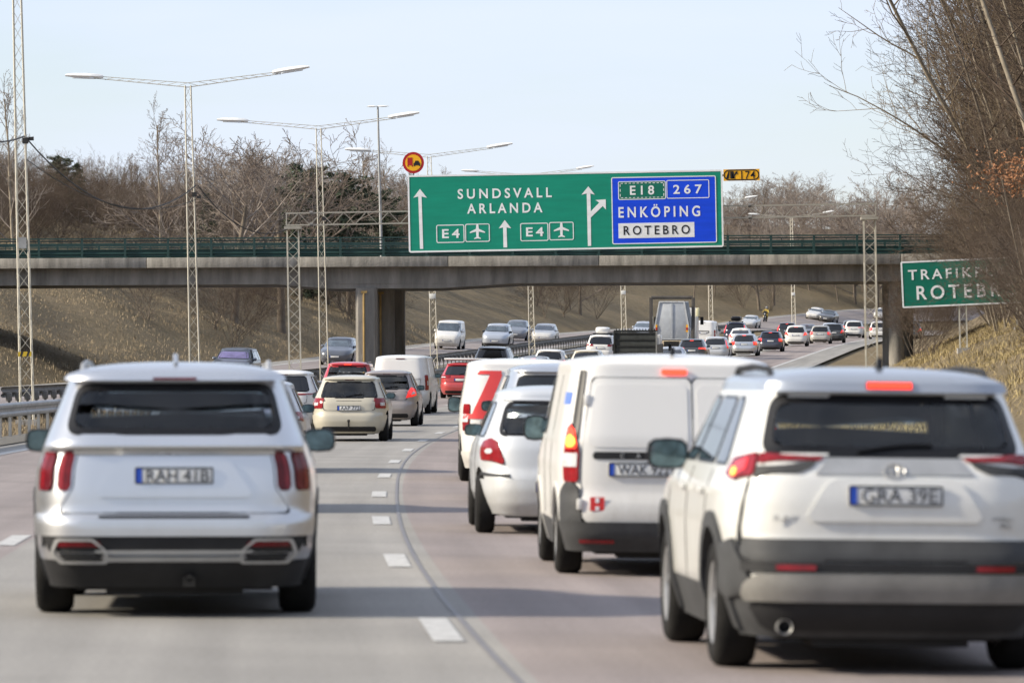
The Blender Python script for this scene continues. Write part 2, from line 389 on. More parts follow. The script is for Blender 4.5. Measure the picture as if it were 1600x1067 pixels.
# ------------------------------------------------------------------ dry grass, standing as real blades
def grass(name, n, Drange, lrange, hmin, hmax, mat, label, seed, wd=.010, lean=.5, dens=None):
    g = np.random.default_rng(seed)
    D = g.uniform(*Drange, n); l = g.uniform(*lrange, n)
    clump = np.sin(D * .9 + 3 * np.sin(l * .8)) * np.cos(l * 1.1 + 2 * np.sin(D * .37)) + .6 * np.sin(D * 2.7 + l * 2.2)
    keep = clump > g.uniform(-2.6, 1.0, n); D = D[keep]; l = l[keep]; k = len(D)
    x = cx(D) + l; z = ground_z(D, l) - .03
    h = g.uniform(hmin, hmax, k) * (.7 + .5 * (clump[keep] > .3)); a = g.uniform(0, 2 * math.pi, k)
    ld = g.uniform(0, 2 * math.pi, k); lm = g.uniform(.1, lean, k) * h
    dx = np.cos(a) * wd * g.uniform(.7, 1.6, k); dy = np.sin(a) * wd
    P = np.stack([x, D, z], 1)
    b0 = P + np.stack([-dx, -dy, 0 * dx], 1); b1 = P + np.stack([dx, dy, 0 * dx], 1)
    mid = P + np.stack([np.cos(ld) * lm * .35, np.sin(ld) * lm * .35, h * .6], 1)
    tip = P + np.stack([np.cos(ld) * lm, np.sin(ld) * lm, h], 1)
    m0 = mid + np.stack([-dx, -dy, 0 * dx], 1) * .7; m1 = mid + np.stack([dx, dy, 0 * dx], 1) * .7
    V = np.stack([b0, b1, m1, m0, tip], 1).reshape(-1, 3)
    i = np.arange(k) * 5
    T = np.concatenate([np.stack([i, i + 1, i + 2], 1), np.stack([i, i + 2, i + 3], 1), np.stack([i + 3, i + 2, i + 4], 1)])
    return tag(mesh_np(name, V, T, mat), label, 'grass', kind='stuff')
M_GR1 = pm('straw', (.42, .33, .165), .9, scale=.9, col2=(.27, .215, .11), spec=.1)
M_GR2 = pm('straw_dull', (.33, .265, .175), .9, scale=.35, col2=(.24, .192, .13), spec=.1)
grass('dry_grass', 150000, (105, 262), (6.3, 24), .05, .24, M_GR1, 'yellow dry grass on the sunlit bank under the half hidden place sign', 3, lean=1.5)
grass('dry_grass', 70000, (205, 400), (-46, -23.2), .05, .22, M_GR2, 'brown withered grass on the cutting beyond the opposite carriageway', 4, wd=.016)
grass('dry_grass', 26000, (95, 330), (-13.4, -8.8), .06, .25, M_GR2, 'short grey brown grass between the two median guard rails', 5)
# ------------------------------------------------------------------ guard rails
M_GALV = pm('galvanised', (.34, .34, .33), .5, metal=.55, var=.25, scale=2.5)
M_GALVD = pm('galvanised_dark', (.17, .165, .155), .7, metal=.3, var=.35, scale=3)  # darker, rougher version of the galvanised steel
M_DARK = pm('black_rubber', (.018, .018, .018), .7, var=.3)
PROF = [(0, .46), (.035, .47), (.06, .50), (.06, .54), (.01, .58), (.01, .63), (.06, .67), (.06, .72), (.035, .75), (0, .765)]
def guard_rail(l, side, D0, D1, mat, label, block):
    root = empty('guard_rail', (float(cx(D0)) + l, D0, stand(float(cx(D0)) + l, D0)))
    o0 = root.matrix_basis.translation.copy()
    for D in np.arange(D0, D1, 4.0):
        Ds = np.linspace(D, D + 4.02, 5); V = []
        for d in Ds:
            g = float(road_z(d, l)); x = float(cx(d)) + l
            for a, zz in PROF: V.append((x + side * a - o0.x, d - o0.y, g + zz - o0.z))
            for a, zz in PROF[::-1]: V.append((x + side * (a - .012) - o0.x, d - o0.y, g + zz - o0.z))
        m = 2 * len(PROF); fs = []
        for i in range(4):
            for k in range(m): fs.append((i * m + k, i * m + (k + 1) % m, (i + 1) * m + (k + 1) % m, (i + 1) * m + k))
        mesh_np('beam', V, fs, mat, root, smooth=True, sharp=30)
    pm0 = None
    for D in np.arange(D0 + .5, D1, 2.0):
        x = float(cx(D)) + l - side * .09; g = float(ground_z(D, l))
        M = Matrix.Translation((x - o0.x, D - o0.y, g - o0.z))
        if pm0 is None:
            b = MB()                       # a channel post: web and two flanges
            b.box((0, 0, .24), (.006, .11, 1.0)); b.box((-side * .028, -.055, .24), (.06, .006, 1.0)); b.box((-side * .028, .055, .24), (.06, .006, 1.0))
            pm0 = b.build('post', MATS['galvanised'] if not block else mat, root); pm0.matrix_basis = M
            if block:
                bk0 = MB().box((-side * .02, 0, .62), (.16, .34, .24)).build('spacer_block', mat, root, bevel=.03); bk0.matrix_basis = M
        else:
            inst(pm0, 'post', root, M)
            if block: inst(bk0, 'spacer_block', root, M)
    tag(root, label, 'guard rail')
guard_rail(-8.75, 1, 60, 470, M_GALV, 'grey corrugated steel guard rail on channel posts beside the left traffic lane', False)
guard_rail(-13.3, -1, 150, 560, M_GALVD, 'dark guard rail seen from behind with spacer blocks along the opposite carriageway', True)

# ------------------------------------------------------------------ lattice work
M_STEEL = pm('mast_steel', (.50, .47, .39), .6, metal=.15, var=.2, scale=2)
UNIT = MB().tube((0, 0, 0), (0, 0, 1), 1, n=4).build('brace', M_STEEL); _um = UNIT.data; bpy.data.objects.remove(UNIT)
M_GST = pm('gantry_steel', (.36, .338, .285), .6, metal=.15, var=.2, scale=2)
UNIT = MB().tube((0, 0, 0), (0, 0, 1), 1, n=4).build('brace', M_GST); _ug = UNIT.data; bpy.data.objects.remove(UNIT)
def rod(name, parent, p0, p1, r, me=None):
    p0 = Vector(p0); p1 = Vector(p1); d = p1 - p0
    M = Matrix.Translation(p0) @ d.to_track_quat('Z', 'Y').to_matrix().to_4x4() @ Matrix.Diagonal((r, r, d.length, 1))
    return inst(me or (_ug if name.startswith('beam') else _um), name, parent, M)
def lattice(parent, h, w0, w1, dpt0, dpt1, pitch, rc, rb, single=True, axis=None):
    """square lattice mast along local z; w = width (x), dpt = depth (y)"""
    def cor(t, sx, sy): return Vector((sx * (w0 + (w1 - w0) * t) / 2, sy * (dpt0 + (dpt1 - dpt0) * t) / 2, h * t))
    q = axis or Matrix.Identity(4)
    for sx in (-1, 1):
        for sy in (-1, 1): rod('chord', parent, q @ cor(0, sx, sy), q @ cor(1, sx, sy), rc)
    n = max(4, int(h / pitch)); mb = MB()
    for k in range(n):
        t0, t1 = k / n, (k + 1) / n; f = 1 if k % 2 else -1
        for a, b in (((-f, -1), (f, -1)), ((f, 1), (-f, 1)), ((-1, -f), (-1, f)), ((1, f), (1, -f))):
            if single: rod('brace', parent, q @ cor(t0, *a), q @ cor(t1, *b), rb)
            else: mb.tube(q @ cor(t0, *a), q @ cor(t1, *b), rb, n=3, cap=False)
    if not single: mb.build('bracing', M_STEEL, parent)

M_LAMP = pm('lamp_housing', (.74, .74, .72), .4, var=.06)
M_LENS = pm('lamp_lens', (.7, .72, .72), .15, var=.03)
def lamp_head(parent, p, sgn, tilt, sz=1.0):
    b = MB(); st = [(0, .05, .05), (.12, .10, .07), (.45, .17, .085), (.85, .16, .07), (1.05, .08, .03)]
    vs = []; n = 8
    for x, ry, rz in st:
        for i in range(n):
            a = 2 * math.pi * i / n; vs.append((sgn * x * sz, ry * math.cos(a) * sz, max(-.045, rz * math.sin(a)) * sz))
    fs = [(i * n + k, i * n + (k + 1) % n, (i + 1) * n + (k + 1) % n, (i + 1) * n + k) for i in range(len(st) - 1) for k in range(n)]
    fs += [tuple(range(n)), tuple(range((len(st) - 1) * n, len(st) * n))]
    b.add(vs, fs); o = b.build('lamp_head', M_LAMP, parent, smooth=True)
    o.matrix_basis = Matrix.Translation(p) @ Matrix.Rotation(-sgn * tilt, 4, 'Y')
    MB().box((sgn * .55 * sz, 0, -.055 * sz), (.6 * sz, .22 * sz, .035 * sz)).build('lens', M_LENS, o, bevel=.01)

def solve_lat(px, l):
    D = np.arange(60, 900, .5); return float(D[np.argmin(np.abs(cx(D) + l - (px - 800) * D / F) + (D > 700) * 5)])
M_YEL = pm('plate_yellow', (.55, .38, .02), .5, var=.05)
M_WHT = pm('plate_white', (.72, .71, .66), .5, var=.06)
poles = []
pole_lab = ['lattice lamp mast with a yellow and black marker plate low down', 'lattice lamp mast with twin arms and two sagging cables fixed to it, a plain foot',
            'lattice lamp mast with twin arms standing just behind the left gantry leg', 'lattice lamp mast with twin arms and a small white plate, beside the median bridge pier',
            'lattice lamp mast with twin arms rising behind the big green direction sign', 'lattice lamp mast by the grey skip lorry, with a small white plate',
            'lattice lamp mast rising beside the white van with dark graphics', 'lattice lamp mast near the motorcyclist, with a small white plate']
for i, px in enumerate((43, 306, 508, 679, 832, 976, 1112, 1241)):
    D = [145, 184, 222, 268, 318, 366, 425, 490][i]
    x = at(px, D); D0 = D
    root = empty('lamp_mast', (x, D, stand(x, D) - .1), VERT)
    hh = 13.6 if i == 0 else 11.4
    lattice(root, hh, .36, .20, .36, .20, .42, .020, .009 if D < 300 else .011, single=D < 240)
    MB().box((0, 0, .1), (.6, .6, .3)).build('foot_block', pm('concrete', (.30, .285, .26), .85, var=.25, scale=1.5, bump=.3), root)
    for sg in (-1, 1):                         # twin arms: three thin chords and a zigzag
        a = MB(); p0 = Vector((0, 0, hh)); p1 = Vector((sg * 3.25, 0, hh + .36)); n = 9
        for oz, oy in ((.09, 0), (-.06, .07), (-.06, -.07)):
            a.tube(p0 + Vector((0, oy, oz)), p1 + Vector((0, oy * .4, oz * .5)), .016, n=4)
        for k in range(n):
            t0, t1 = k / n, (k + 1) / n; u = p0.lerp(p1, t0); v = p0.lerp(p1, t1)
            a.tube(u + Vector((0, 0, .09 - .04 * t0)), v + Vector((0, .05, -.05)), .009, n=3); a.tube(u + Vector((0, 0, .09 - .04 * t0)), v + Vector((0, -.05, -.05)), .009, n=3)
        a.build('arm', M_STEEL, root)
        lamp_head(root, p1 + Vector((-sg * .3, 0, .02)), sg, .06 if sg < 0 else .13, 1.25 if i < 4 else 1.0)
    if i == 0:
        b = MB().box((0, -.26, 2.05), (.36, .03, .13)).build('marker_plate', M_YEL, root)
        for k in (-1, 1): MB().prism([(k * .09 - .05, 1.985), (k * .09 + .01, 1.985), (k * .09 + .05, 2.115), (k * .09 - .01, 2.115)], -.278, -.276).build('black_stripe', M_DARK, b)
        MB().box((0, -.19, 5.1), (.22, .02, .3)).build('plate', M_GALV, root)
    if i in (3, 5, 7): MB().box((0, -.2, 4.3), (.34, .02, .26)).build('plate', M_WHT, root, bevel=.004)
    if i in (0, 1, 2): MB().box((.14, -.1, 7.6 if i else 7.9), (.16, .12, .16)).box((.3, -.1, 7.5 if i else 7.95), (.14, .1, .1)).build('cable_clamp', M_DARK, root)
    tag(root, pole_lab[i], 'lamp mast', 'lattice lamp masts along the median')
    poles.append(root)
def cable(a, b, sag, r, label):
    pts = [Vector(a).lerp(Vector(b), t) - Vector((0, 0, 4 * sag * t * (1 - t))) for t in np.linspace(0, 1, 17)]
    o = MB().path(pts, r, 5).build('power_cable', M_DARK); tag(o, label, 'cable', 'cables slung between the masts')
def pxp(px, row, D): return (at(px, D), D, zrow(row, D))
cable(pxp(38, 213, 145), pxp(306, 290, 184), 1.35, .022, 'thick black cable sagging between the yellow marked mast and the next mast')
cable(pxp(42, 250, 145), pxp(306, 312, 184), .75, .012, 'thinner lower cable between the yellow marked mast and the next mast')
cable(pxp(309, 290, 184), pxp(452, 357, 195), .75, .02, 'black cable sagging from a lamp mast to the left gantry leg')
cable(pxp(-70, 205, 120), pxp(38, 213, 145), .2, .022, 'black cable leaving the yellow marked mast away from the bridge')

# ------------------------------------------------------------------ lettering
def text(name, s, h, mat, parent, loc, width=None, weight=0, depth=.004, spacing=1.0, rot=None, split=False):
    """flat upright lettering facing -y, cap height h, optionally fitted to a width"""
    cu = bpy.data.curves.new('t', 'FONT'); cu.body = s; cu.size = 1; cu.offset = weight; cu.extrude = .01; cu.space_character = spacing
    cu.resolution_u = 4
    to = bpy.data.objects.new('t', cu); COL.objects.link(to)
    dg = bpy.context.evaluated_depsgraph_get(); me = bpy.data.meshes.new_from_object(to.evaluated_get(dg))
    bpy.data.objects.remove(to); bpy.data.curves.remove(cu)
    n = len(me.vertices); co = np.empty(n * 3, dtype=np.float32); me.vertices.foreach_get('co', co); co = co.reshape(-1, 3)
    capref = .729 if n else 1
    if any(ch in s for ch in 'ÖÅÄ'): ymin, ymax = 0, .70
    else: ymin, ymax = co[:, 1].min(), co[:, 1].max()
    sc = h / (ymax - ymin); xm = (co[:, 0].min() + co[:, 0].max()) / 2; sx = sc
    if width: sx = width / (co[:, 0].max() - co[:, 0].min())
    out = np.stack([(co[:, 0] - xm) * sx, -co[:, 2] / .01 * depth, (co[:, 1] - (ymin + ymax) / 2) * sc], 1)
    me.vertices.foreach_set('co', out.ravel().astype(np.float32))
    me.materials.clear(); me.materials.append(mat); me.name = name; me.update()
    if split:                                   # one object per letter
        bm = bmesh.new(); bm.from_mesh(me); bm.verts.ensure_lookup_table(); seen = {}; comps = []
        for v in bm.verts:
            if v.index in seen: continue
            st = [v]; seen[v.index] = 1; cc = []
            while st:
                q = st.pop(); cc.append(q.index)
                for e in q.link_edges:
                    o2 = e.other_vert(q)
                    if o2.index not in seen: seen[o2.index] = 1; st.append(o2)
            xs = [out[i][0] for i in cc]; comps.append([min(xs), max(xs), set(cc)])
        bm.free(); comps.sort(key=lambda c: c[0]); merged = []
        for c in comps:
            if merged and c[0] < merged[-1][1] - 1e-4: merged[-1][1] = max(merged[-1][1], c[1]); merged[-1][2] |= c[2]
            else: merged.append(c)
        polys = [tuple(p.vertices) for p in me.polygons]
        for _, _, vs in merged:
            idx = sorted(vs); mp_ = {v: i for i, v in enumerate(idx)}
            o = mesh_np('letter', out[idx], [tuple(mp_[v] for v in p) for p in polys if p[0] in vs], mat, parent)
            o.matrix_basis = Matrix.Translation(loc) @ (rot or Matrix.Identity(4))
        bpy.data.meshes.remove(me); return None
    o = bpy.data.objects.new(name, me); COL.objects.link(o); o.parent = parent
    o.matrix_basis = Matrix.Translation(loc) @ (rot or Matrix.Identity(4))
    return o

def rrect(a0, b0, a1, b1, r, n=5):
    pts = []
    for cxx, cyy, st in ((a1 - r, b1 - r, 0), (a0 + r, b1 - r, 90), (a0 + r, b0 + r, 180), (a1 - r, b0 + r, 270)):
        for k in range(n + 1):
            t = R(st + 90 * k / n); pts.append((cxx + r * math.cos(t), cyy + r * math.sin(t)))
    return pts
def ringmesh(mb, outer, inner, y0, y1):
    m = len(outer)
    vs = [(p[0], y0, p[1]) for p in outer] + [(p[0], y0, p[1]) for p in inner] + [(p[0], y1, p[1]) for p in outer] + [(p[0], y1, p[1]) for p in inner]
    fs = []
    for i in range(m):
        j = (i + 1) % m
        fs += [(i, j, m + j, m + i), (2 * m + i, 3 * m + i, 3 * m + j, 2 * m + j), (i, 2 * m + i, 2 * m + j, j), (m + i, m + j, 3 * m + j, 3 * m + i)]
    return mb.add(vs, fs)
def frame(name, a0, b0, a1, b1, r, t, mat, parent, y):
    return ringmesh(MB(), rrect(a0, b0, a1, b1, r), rrect(a0 + t, b0 + t, a1 - t, b1 - t, max(.002, r - t)), y, y + .006).build(name, mat, parent)

def signmat(name, c): return pm(name, c, .45, var=.12, scale=1.3, spec=.35, stretch=(.5, 1, 4), detail=7)
SG = signmat('sign_green', (.002, .25, .158)); SW = signmat('sign_white', (.80, .81, .80)); SB = signmat('sign_blue', (.003, .062, .72))
SK = signmat('sign_black', (.012, .012, .014)); SY = signmat('sign_yellow', (.88, .44, .012)); SR = signmat('sign_red', (.40, .014, .016)); SG2 = signmat('sign_green_dark', (.003, .155, .10))
M_BACK = pm('sign_back', (.3, .3, .3), .6)

# ------------------------------------------------------------------ gantry with the direction sign
GD = 195.0; gs = F / GD
def gpt(zx, zy):
    """pixel of the enlarged view of the sign -> metres from the sign's top left corner"""
    k = 2.7586 * gs
    return ((zx - 47) - .022 * (zy - 150)) / k, -((zy - 150) + .017 * (zx - 47)) / k
gx0 = at(462, GD); gx1 = at(1363, GD); gw = gx1 - gx0
zb = zrow(357, GD)                            # beam axis at the left leg
gbase = stand(gx0, GD)
gan = empty('sign_gantry', (gx0, GD, gbase), Matrix.Rotation(-.0165, 4, 'Y'))
hL = zb - gbase
for j, xx in enumerate((0, gw)):
    g0 = stand(gx1, GD) if j else gbase
    # foot of the leg in gantry coordinates
    zf = (g0 - gbase) - math.tan(.0165) * xx - .15
    lh = hL - zf
    q = Matrix.Translation((xx, 0, zf))
    lattice(gan, lh, .42, .42, .55, .55, .40, .026, .012, axis=q)
    MB().box((xx, 0, hL + .02), (.62, .75, .10)).build('leg_cap', M_GST, gan)
    MB().box((xx, 0, zf + .05), (.8, .9, .35)).build('foot_block', MATS['concrete'], gan)
bh = .44
for sy in (-1, 1):
    for zz in (.12, .12 + bh): rod('beam_chord', gan, (-.25, sy * .26, hL + zz), (gw + .25, sy * .26, hL + zz), .026)
nb = 52
for k in range(nb):
    xa = -.2 + (gw + .4) * k / nb; xb = -.2 + (gw + .4) * (k + 1) / nb; f = k % 2
    for sy in (-1, 1): rod('beam_brace', gan, (xa, sy * .26, hL + .12 + bh * f), (xb, sy * .26, hL + .12 + bh * (1 - f)), .010)
    if f: rod('beam_tie', gan, (xa, -.26, hL + .12 + bh), (xb, .26, hL + .12 + bh), .009)
for k in (-.22, gw + .22):
    for zz in (0, .0): rod('beam_post', gan, (k, -.26, hL + .12), (k, -.26, hL + .12 + bh), .03)
for t in (.03, .79):
    for zz in (.12, .12 + bh): MB().tube((gw * t, -.27, hL + zz), (gw * t + .12, -.27, hL + zz), .07, n=8).build('flange', M_GALVD, gan)
tag(gan, 'steel lattice gantry spanning the three near lanes and carrying the big green sign', 'gantry')

sx0 = at(637, GD); sz0 = zrow(275, GD)
W1, H1 = 491 / gs, 120.5 / gs
sgn = empty('direction_sign', (sx0, GD - .46, sz0), Matrix.Rotation(-.0185, 4, 'Y'))
MB().prism(rrect(0, -H1, W1, 0, .08), 0, .05).build('panel', SG, sgn)
for k in range(7): MB().box((W1 * (k + .5) / 7, .1, -H1 / 2), (.06, .1, H1 * .98)).build('back_rib', M_BACK, sgn)
frame('border', 0.0, -H1, W1, 0.0, .08, .062, SW, sgn, -.010)
def gp(*pts): return [gpt(*p) for p in pts]
def flat(name, poly, mat, par=None, y=-.008): return MB().prism(poly, y, y + .005).build(name, mat, par or sgn)
flat('arrow', gp((101, 208), (131, 246), (108, 241), (116, 466), (102, 466), (94, 241), (73, 246)), SW)
flat('arrow', gp((466, 342), (494, 378), (474, 374), (477, 460), (461, 460), (459, 374), (441, 378)), SW)
flat('arrow', gp((825, 198), (853, 234), (834, 229), (836, 306), (872, 268), (856, 257), (900, 254), (901, 298), (887, 283), (836, 332), (838, 454), (824, 455), (818, 229), (796, 234)), SW)
def gtext(s, x0, x1, yc, cap, mat, par=sgn, y=-.004, wgt=.02, sp=1.5):
    a, b = gpt((x0 + x1) / 2, yc); k = 2.7586 * gs
    return text('lettering', s, cap / k, mat, par, (a, y, b), width=(x1 - x0) / k, weight=wgt, spacing=sp, split=True)
gtext('SUNDSVALL', 263, 668, 227, 43, SW); gtext('ARLANDA', 304, 628, 291, 43, SW)
PL = [(0, 1), (.07, .88), (.085, .62), (.09, .5), (.5, .2), (.5, .08), (.09, .22), (.075, -.28), (.22, -.42), (.22, -.5), (0, -.44)]
PL = PL + [(-a, b) for a, b in PL[::-1] if a > 0]
for dx, dy in ((0, 0), (361, -7)):
    a0, b0 = gpt(173 + dx, 441 + dy); a1, b1 = gpt(292 + dx, 361 + dy)
    frame('number_box', a0, b0, a1, b1, .07, .032, SW, sgn, -.009)
    gtext('E4', 197 + dx, 272 + dx, 400 + dy, 39, SW, sp=1.4)
    a0, b0 = gpt(297 + dx, 437 + dy); a1, b1 = gpt(401 + dx, 357 + dy)
    frame('symbol_box', a0, b0, a1, b1, .07, .032, SW, sgn, -.009)
    ca, cb = (a0 + a1) / 2, (b0 + b1) / 2 - .06
    flat('aeroplane_symbol', [(ca + p[0] * .56, cb + p[1] * .38 + .02) for p in PL], SW)
a0, b0 = gpt(929, 448); a1, b1 = gpt(1373, 152)
flat('blue_panel', rrect(a0, b0, a1, b1, .07), SB, y=-.007)
frame('blue_panel_border', a0, b0, a1, b1, .07, .036, SW, sgn, -.012)
a0, b0 = gpt(954, 257); a1, b1 = gpt(1157, 174)
flat('green_box', rrect(a0, b0, a1, b1, .06), SG2, y=-.010); frame('number_box', a0, b0, a1, b1, .06, .028, SW, sgn, -.014)
for k in range(11):
    for bb in (b0 + .065, b1 - .085): MB().box((a0 + .14 + k * (a1 - a0 - .28) / 10, -.013, bb + .01), (.085, .005, .024)).build('dash', SW, sgn)
for k in range(3):
    for aa in (a0 + .075, a1 - .075): MB().box((aa, -.013, b0 + .17 + k * .18), (.024, .005, .10)).build('dash', SW, sgn)
gtext('E18', 1004, 1108, 215, 40, SW, y=-.012, sp=1.45)
a0, b0 = gpt(1162, 252); a1, b1 = gpt(1344, 169)
frame('number_box', a0, b0, a1, b1, .06, .028, SW, sgn, -.014)
gtext('267', 1190, 1313, 211, 40, SW, y=-.012, sp=1.55)
gtext('ENKÖPING', 955, 1306, 307, 44, SW, y=-.012)
a0, b0 = gpt(956, 422); a1, b1 = gpt(1281, 352)
flat('white_panel', [(a0, b0), (a1, b0), (a1, b1), (a0, b1)], SW, y=-.011)
gtext('ROTEBRO', 977, 1262, 386, 39, SK, y=-.015, wgt=.012)
tag(sgn, 'large green overhead sign reading SUNDSVALL ARLANDA with a blue ENKÖPING panel', 'road sign')

# exit number plate
a0, b0 = gpt(1403, 176); a1, b1 = gpt(1561, 124)
ex = empty('exit_number_sign', (sx0, GD - .46, sz0), Matrix.Rotation(-.0185, 4, 'Y'))
MB().prism([(a0 + .03, b0), (a1, b0), (a1, b1), (a0 + .03, b1)], -.01, .03).build('plate', SY, ex)
frame('border', a0 + .035, b0 + .012, a1 - .012, b1 - .012, .2, .04, SK, ex, -.017)
def fe(poly):
    poly = [(1416 + (x - 1416) * .9, y) for x, y in poly]
    MB().prism(gp(*poly), -.018, -.012).build('exit_symbol', SK, ex)
fe(((1416, 167), (1428, 134), (1434, 134), (1430, 167))); fe(((1437, 166), (1437, 134), (1444, 134), (1456, 166)))
fe(((1448, 166), (1446, 134), (1452, 134), (1456, 147), (1462, 141), (1456, 138), (1471, 134), (1472, 149), (1467, 145), (1458, 156), (1460, 166)))
k = 2.7586 * gs; a, b = gpt(1512, 150)
text('lettering', '174', 34 / k, SK, ex, (a, -.014, b), width=60 / k, weight=.004, spacing=1.1, split=True)
MB().box((a0 - .05, .09, (b0 + b1) / 2), (.5, .06, .08)).build('bracket', M_BACK, ex)
tag(ex, 'small yellow exit number sign reading 174 at the top corner of the big green sign', 'road sign')
# no overtaking for lorries
ca, cb = gpt(71, 95)
ns = empty('no_overtaking_sign', (sx0 + ca, GD - .46, sz0 + cb), VERT)
def disc(r, y0, y1, n=40): return MB().prism([(r * math.cos(2 * math.pi * i / n), r * math.sin(2 * math.pi * i / n)) for i in range(n)], y0, y1)
disc(.395, 0, .03).build('red_disc', SR, ns); disc(.30, -.006, -.001).build('yellow_disc', SY, ns)
MB().prism([(-.215, -.09), (-.03, -.09), (-.03, .19), (-.215, .19)], -.013, -.008).box((-.2, -.0105, -.11), (.045, .005, .06)).box((-.045, -.0105, -.11), (.045, .005, .06)).build('lorry_symbol', SR, ns)
MB().prism([(.01, -.10), (.01, -.02), (.045, .0), (.075, .07), (.185, .07), (.215, .0), (.25, -.02), (.25, -.10), (.25, -.13), (.205, -.13), (.205, -.10), (.055, -.10), (.055, -.13), (.01, -.13)], -.013, -.008).build('car_symbol', SK, ns)
MB().box((0, .05, -.5), (.05, .04, .9)).build('post', M_BACK, ns)
tag(ns, 'round yellow and red no overtaking sign on top of the big green sign', 'road sign')

# ------------------------------------------------------------------ place name sign on the bank
PD = 165.0; ps = F / PD
px0 = at(1407, PD); k2 = 4.104 * ps
pl = empty('place_sign', (px0, PD, zrow(409, PD)), Matrix.Rotation(-.045, 4, 'Y') @ Matrix.Rotation(.02, 4, 'Z'))
PW, PH = 4.15, 298 / k2
MB().prism(rrect(0, -PH, PW, 0, .05), 0, .04).build('panel', SG2, pl)
frame('border', 0, -PH, PW, 0, .05, .05, SW, pl, -.008)
text('lettering', 'TRAFIKPLATS', 66 / k2, SW, pl, (.22 + 1.86, -.004, -.43), width=3.72, weight=.016, spacing=1.4, split=True)
text('lettering', 'ROTEBRO', 90 / k2, SW, pl, (.44 + 1.62, -.004, -1.0), width=3.2, weight=.016, spacing=1.4, split=True)
tag(pl, 'green place sign reading TRAFIKPLATS ROTEBRO half hidden by twigs', 'road sign')
for pxx in (1506, 1595):
    x = at(pxx, PD + .2); g = stand(x, PD + .2)
    po = empty('sign_post', (x, PD + .22, g - .2), VERT)
    hh = zrow(415, PD) - g + .2
    lattice(po, hh, .22, .22, .3, .3, .35, .018, .008)
    MB().box((0, 0, .1), (.4, .45, .3)).build('foot_block', MATS['concrete'], po)
    tag(po, 'slim lattice post carrying the green place sign on the grassy bank', 'sign post', 'posts of the place sign')

# ------------------------------------------------------------------ bridge
BD = 245.0
M_CONC = pm('bridge_concrete', (.215, .20, .178), .88, var=.45, scale=1.0, bump=.35, bscale=9, detail=9, stretch=(1.6, 1.6, .28))
M_CONCL = pm('bridge_concrete_pale', (.25, .232, .20), .88, var=.5, scale=1.6, bump=.35, bscale=12, detail=9, stretch=(1.8, 1.8, .35))
M_RAILG = pm('rail_green', (.012, .044, .039), .5, var=.25, scale=2)
br = empty('road_bridge', (at(600, BD), BD, rise(BD)), Matrix.Rotation(-.005, 4, 'Y'))
bz = float(rise(BD))
def bzr(row): return zrow(row, BD) - bz
x0, x1 = -46.0, 52.0; BWID = 10.5
ztop, zeb, zbot = bzr(401), bzr(417), bzr(443)
MB().box(((x0 + x1) / 2, BWID / 2, (ztop - .08 + zbot) / 2), (x1 - x0, BWID - 1.3, ztop - .08 - zbot)).build('deck_slab', M_CONC, br)
for y in (.33, BWID - .33):   # edge beams in cast sections, slab edge below them
    sec = (x1 - x0) / 14
    for i in range(14):
        MB().box((x0 + sec * (i + .5), y, (ztop + zeb) / 2), (sec - .025, .66, ztop - zeb)).build('edge_beam', M_CONCL, br, bevel=.02)
pf = [(-5.2, zbot + .01), (-2.4, zbot - .22), (2.6, zbot - .22), (6.6, zbot + .01)]
MB().prism(pf, .68, BWID - .68).build('pier_haunch', M_CONC, br)
for i, (pxx, D) in enumerate(((574, BD + 1.6), (600, BD + 5.3), (617, BD + 8.9))):
    x = at(pxx, D) - at(600, BD); g = stand(x + at(600, BD), D) - bz - .3
    w2, d2, ch = .50, 1.1, .12
    po = [(x - w2 + ch, D - BD - d2), (x + w2 - ch, D - BD - d2), (x + w2, D - BD - d2 + ch), (x + w2, D - BD + d2 - ch), (x + w2 - ch, D - BD + d2), (x - w2 + ch, D - BD + d2), (x - w2, D - BD + d2 - ch), (x - w2, D - BD - d2 + ch)]
    c = MB().prism(po, g, zbot - .2, ax='xy').build('pier_column', M_CONC, br)
    MB().box((x - .1, D - BD - d2 - .05, zbot - .38), (.28, .1, .1)).tube((x - .12, D - BD - d2 - .05, zbot - .4), (x - .12, D - BD - d2 - .05, g), .05).build('drain_pipe', pm('rust_pipe', (.36, .24, .09), .8, var=.4, scale=1.2), br)
for pxx, D in ((1401, BD + 1.6), (1391, BD + 5.2), (1416, BD + 8.5)):
    x = at(pxx, D) - at(600, BD); g = stand(x + at(600, BD), D) - bz - .4
    MB().lathe([(g, .36), (zbot + .05, .36)], 20, 'z', (x, D - BD, 0)).build('round_column', M_CONCL, br, smooth=True)
zr_ = bzr(371)
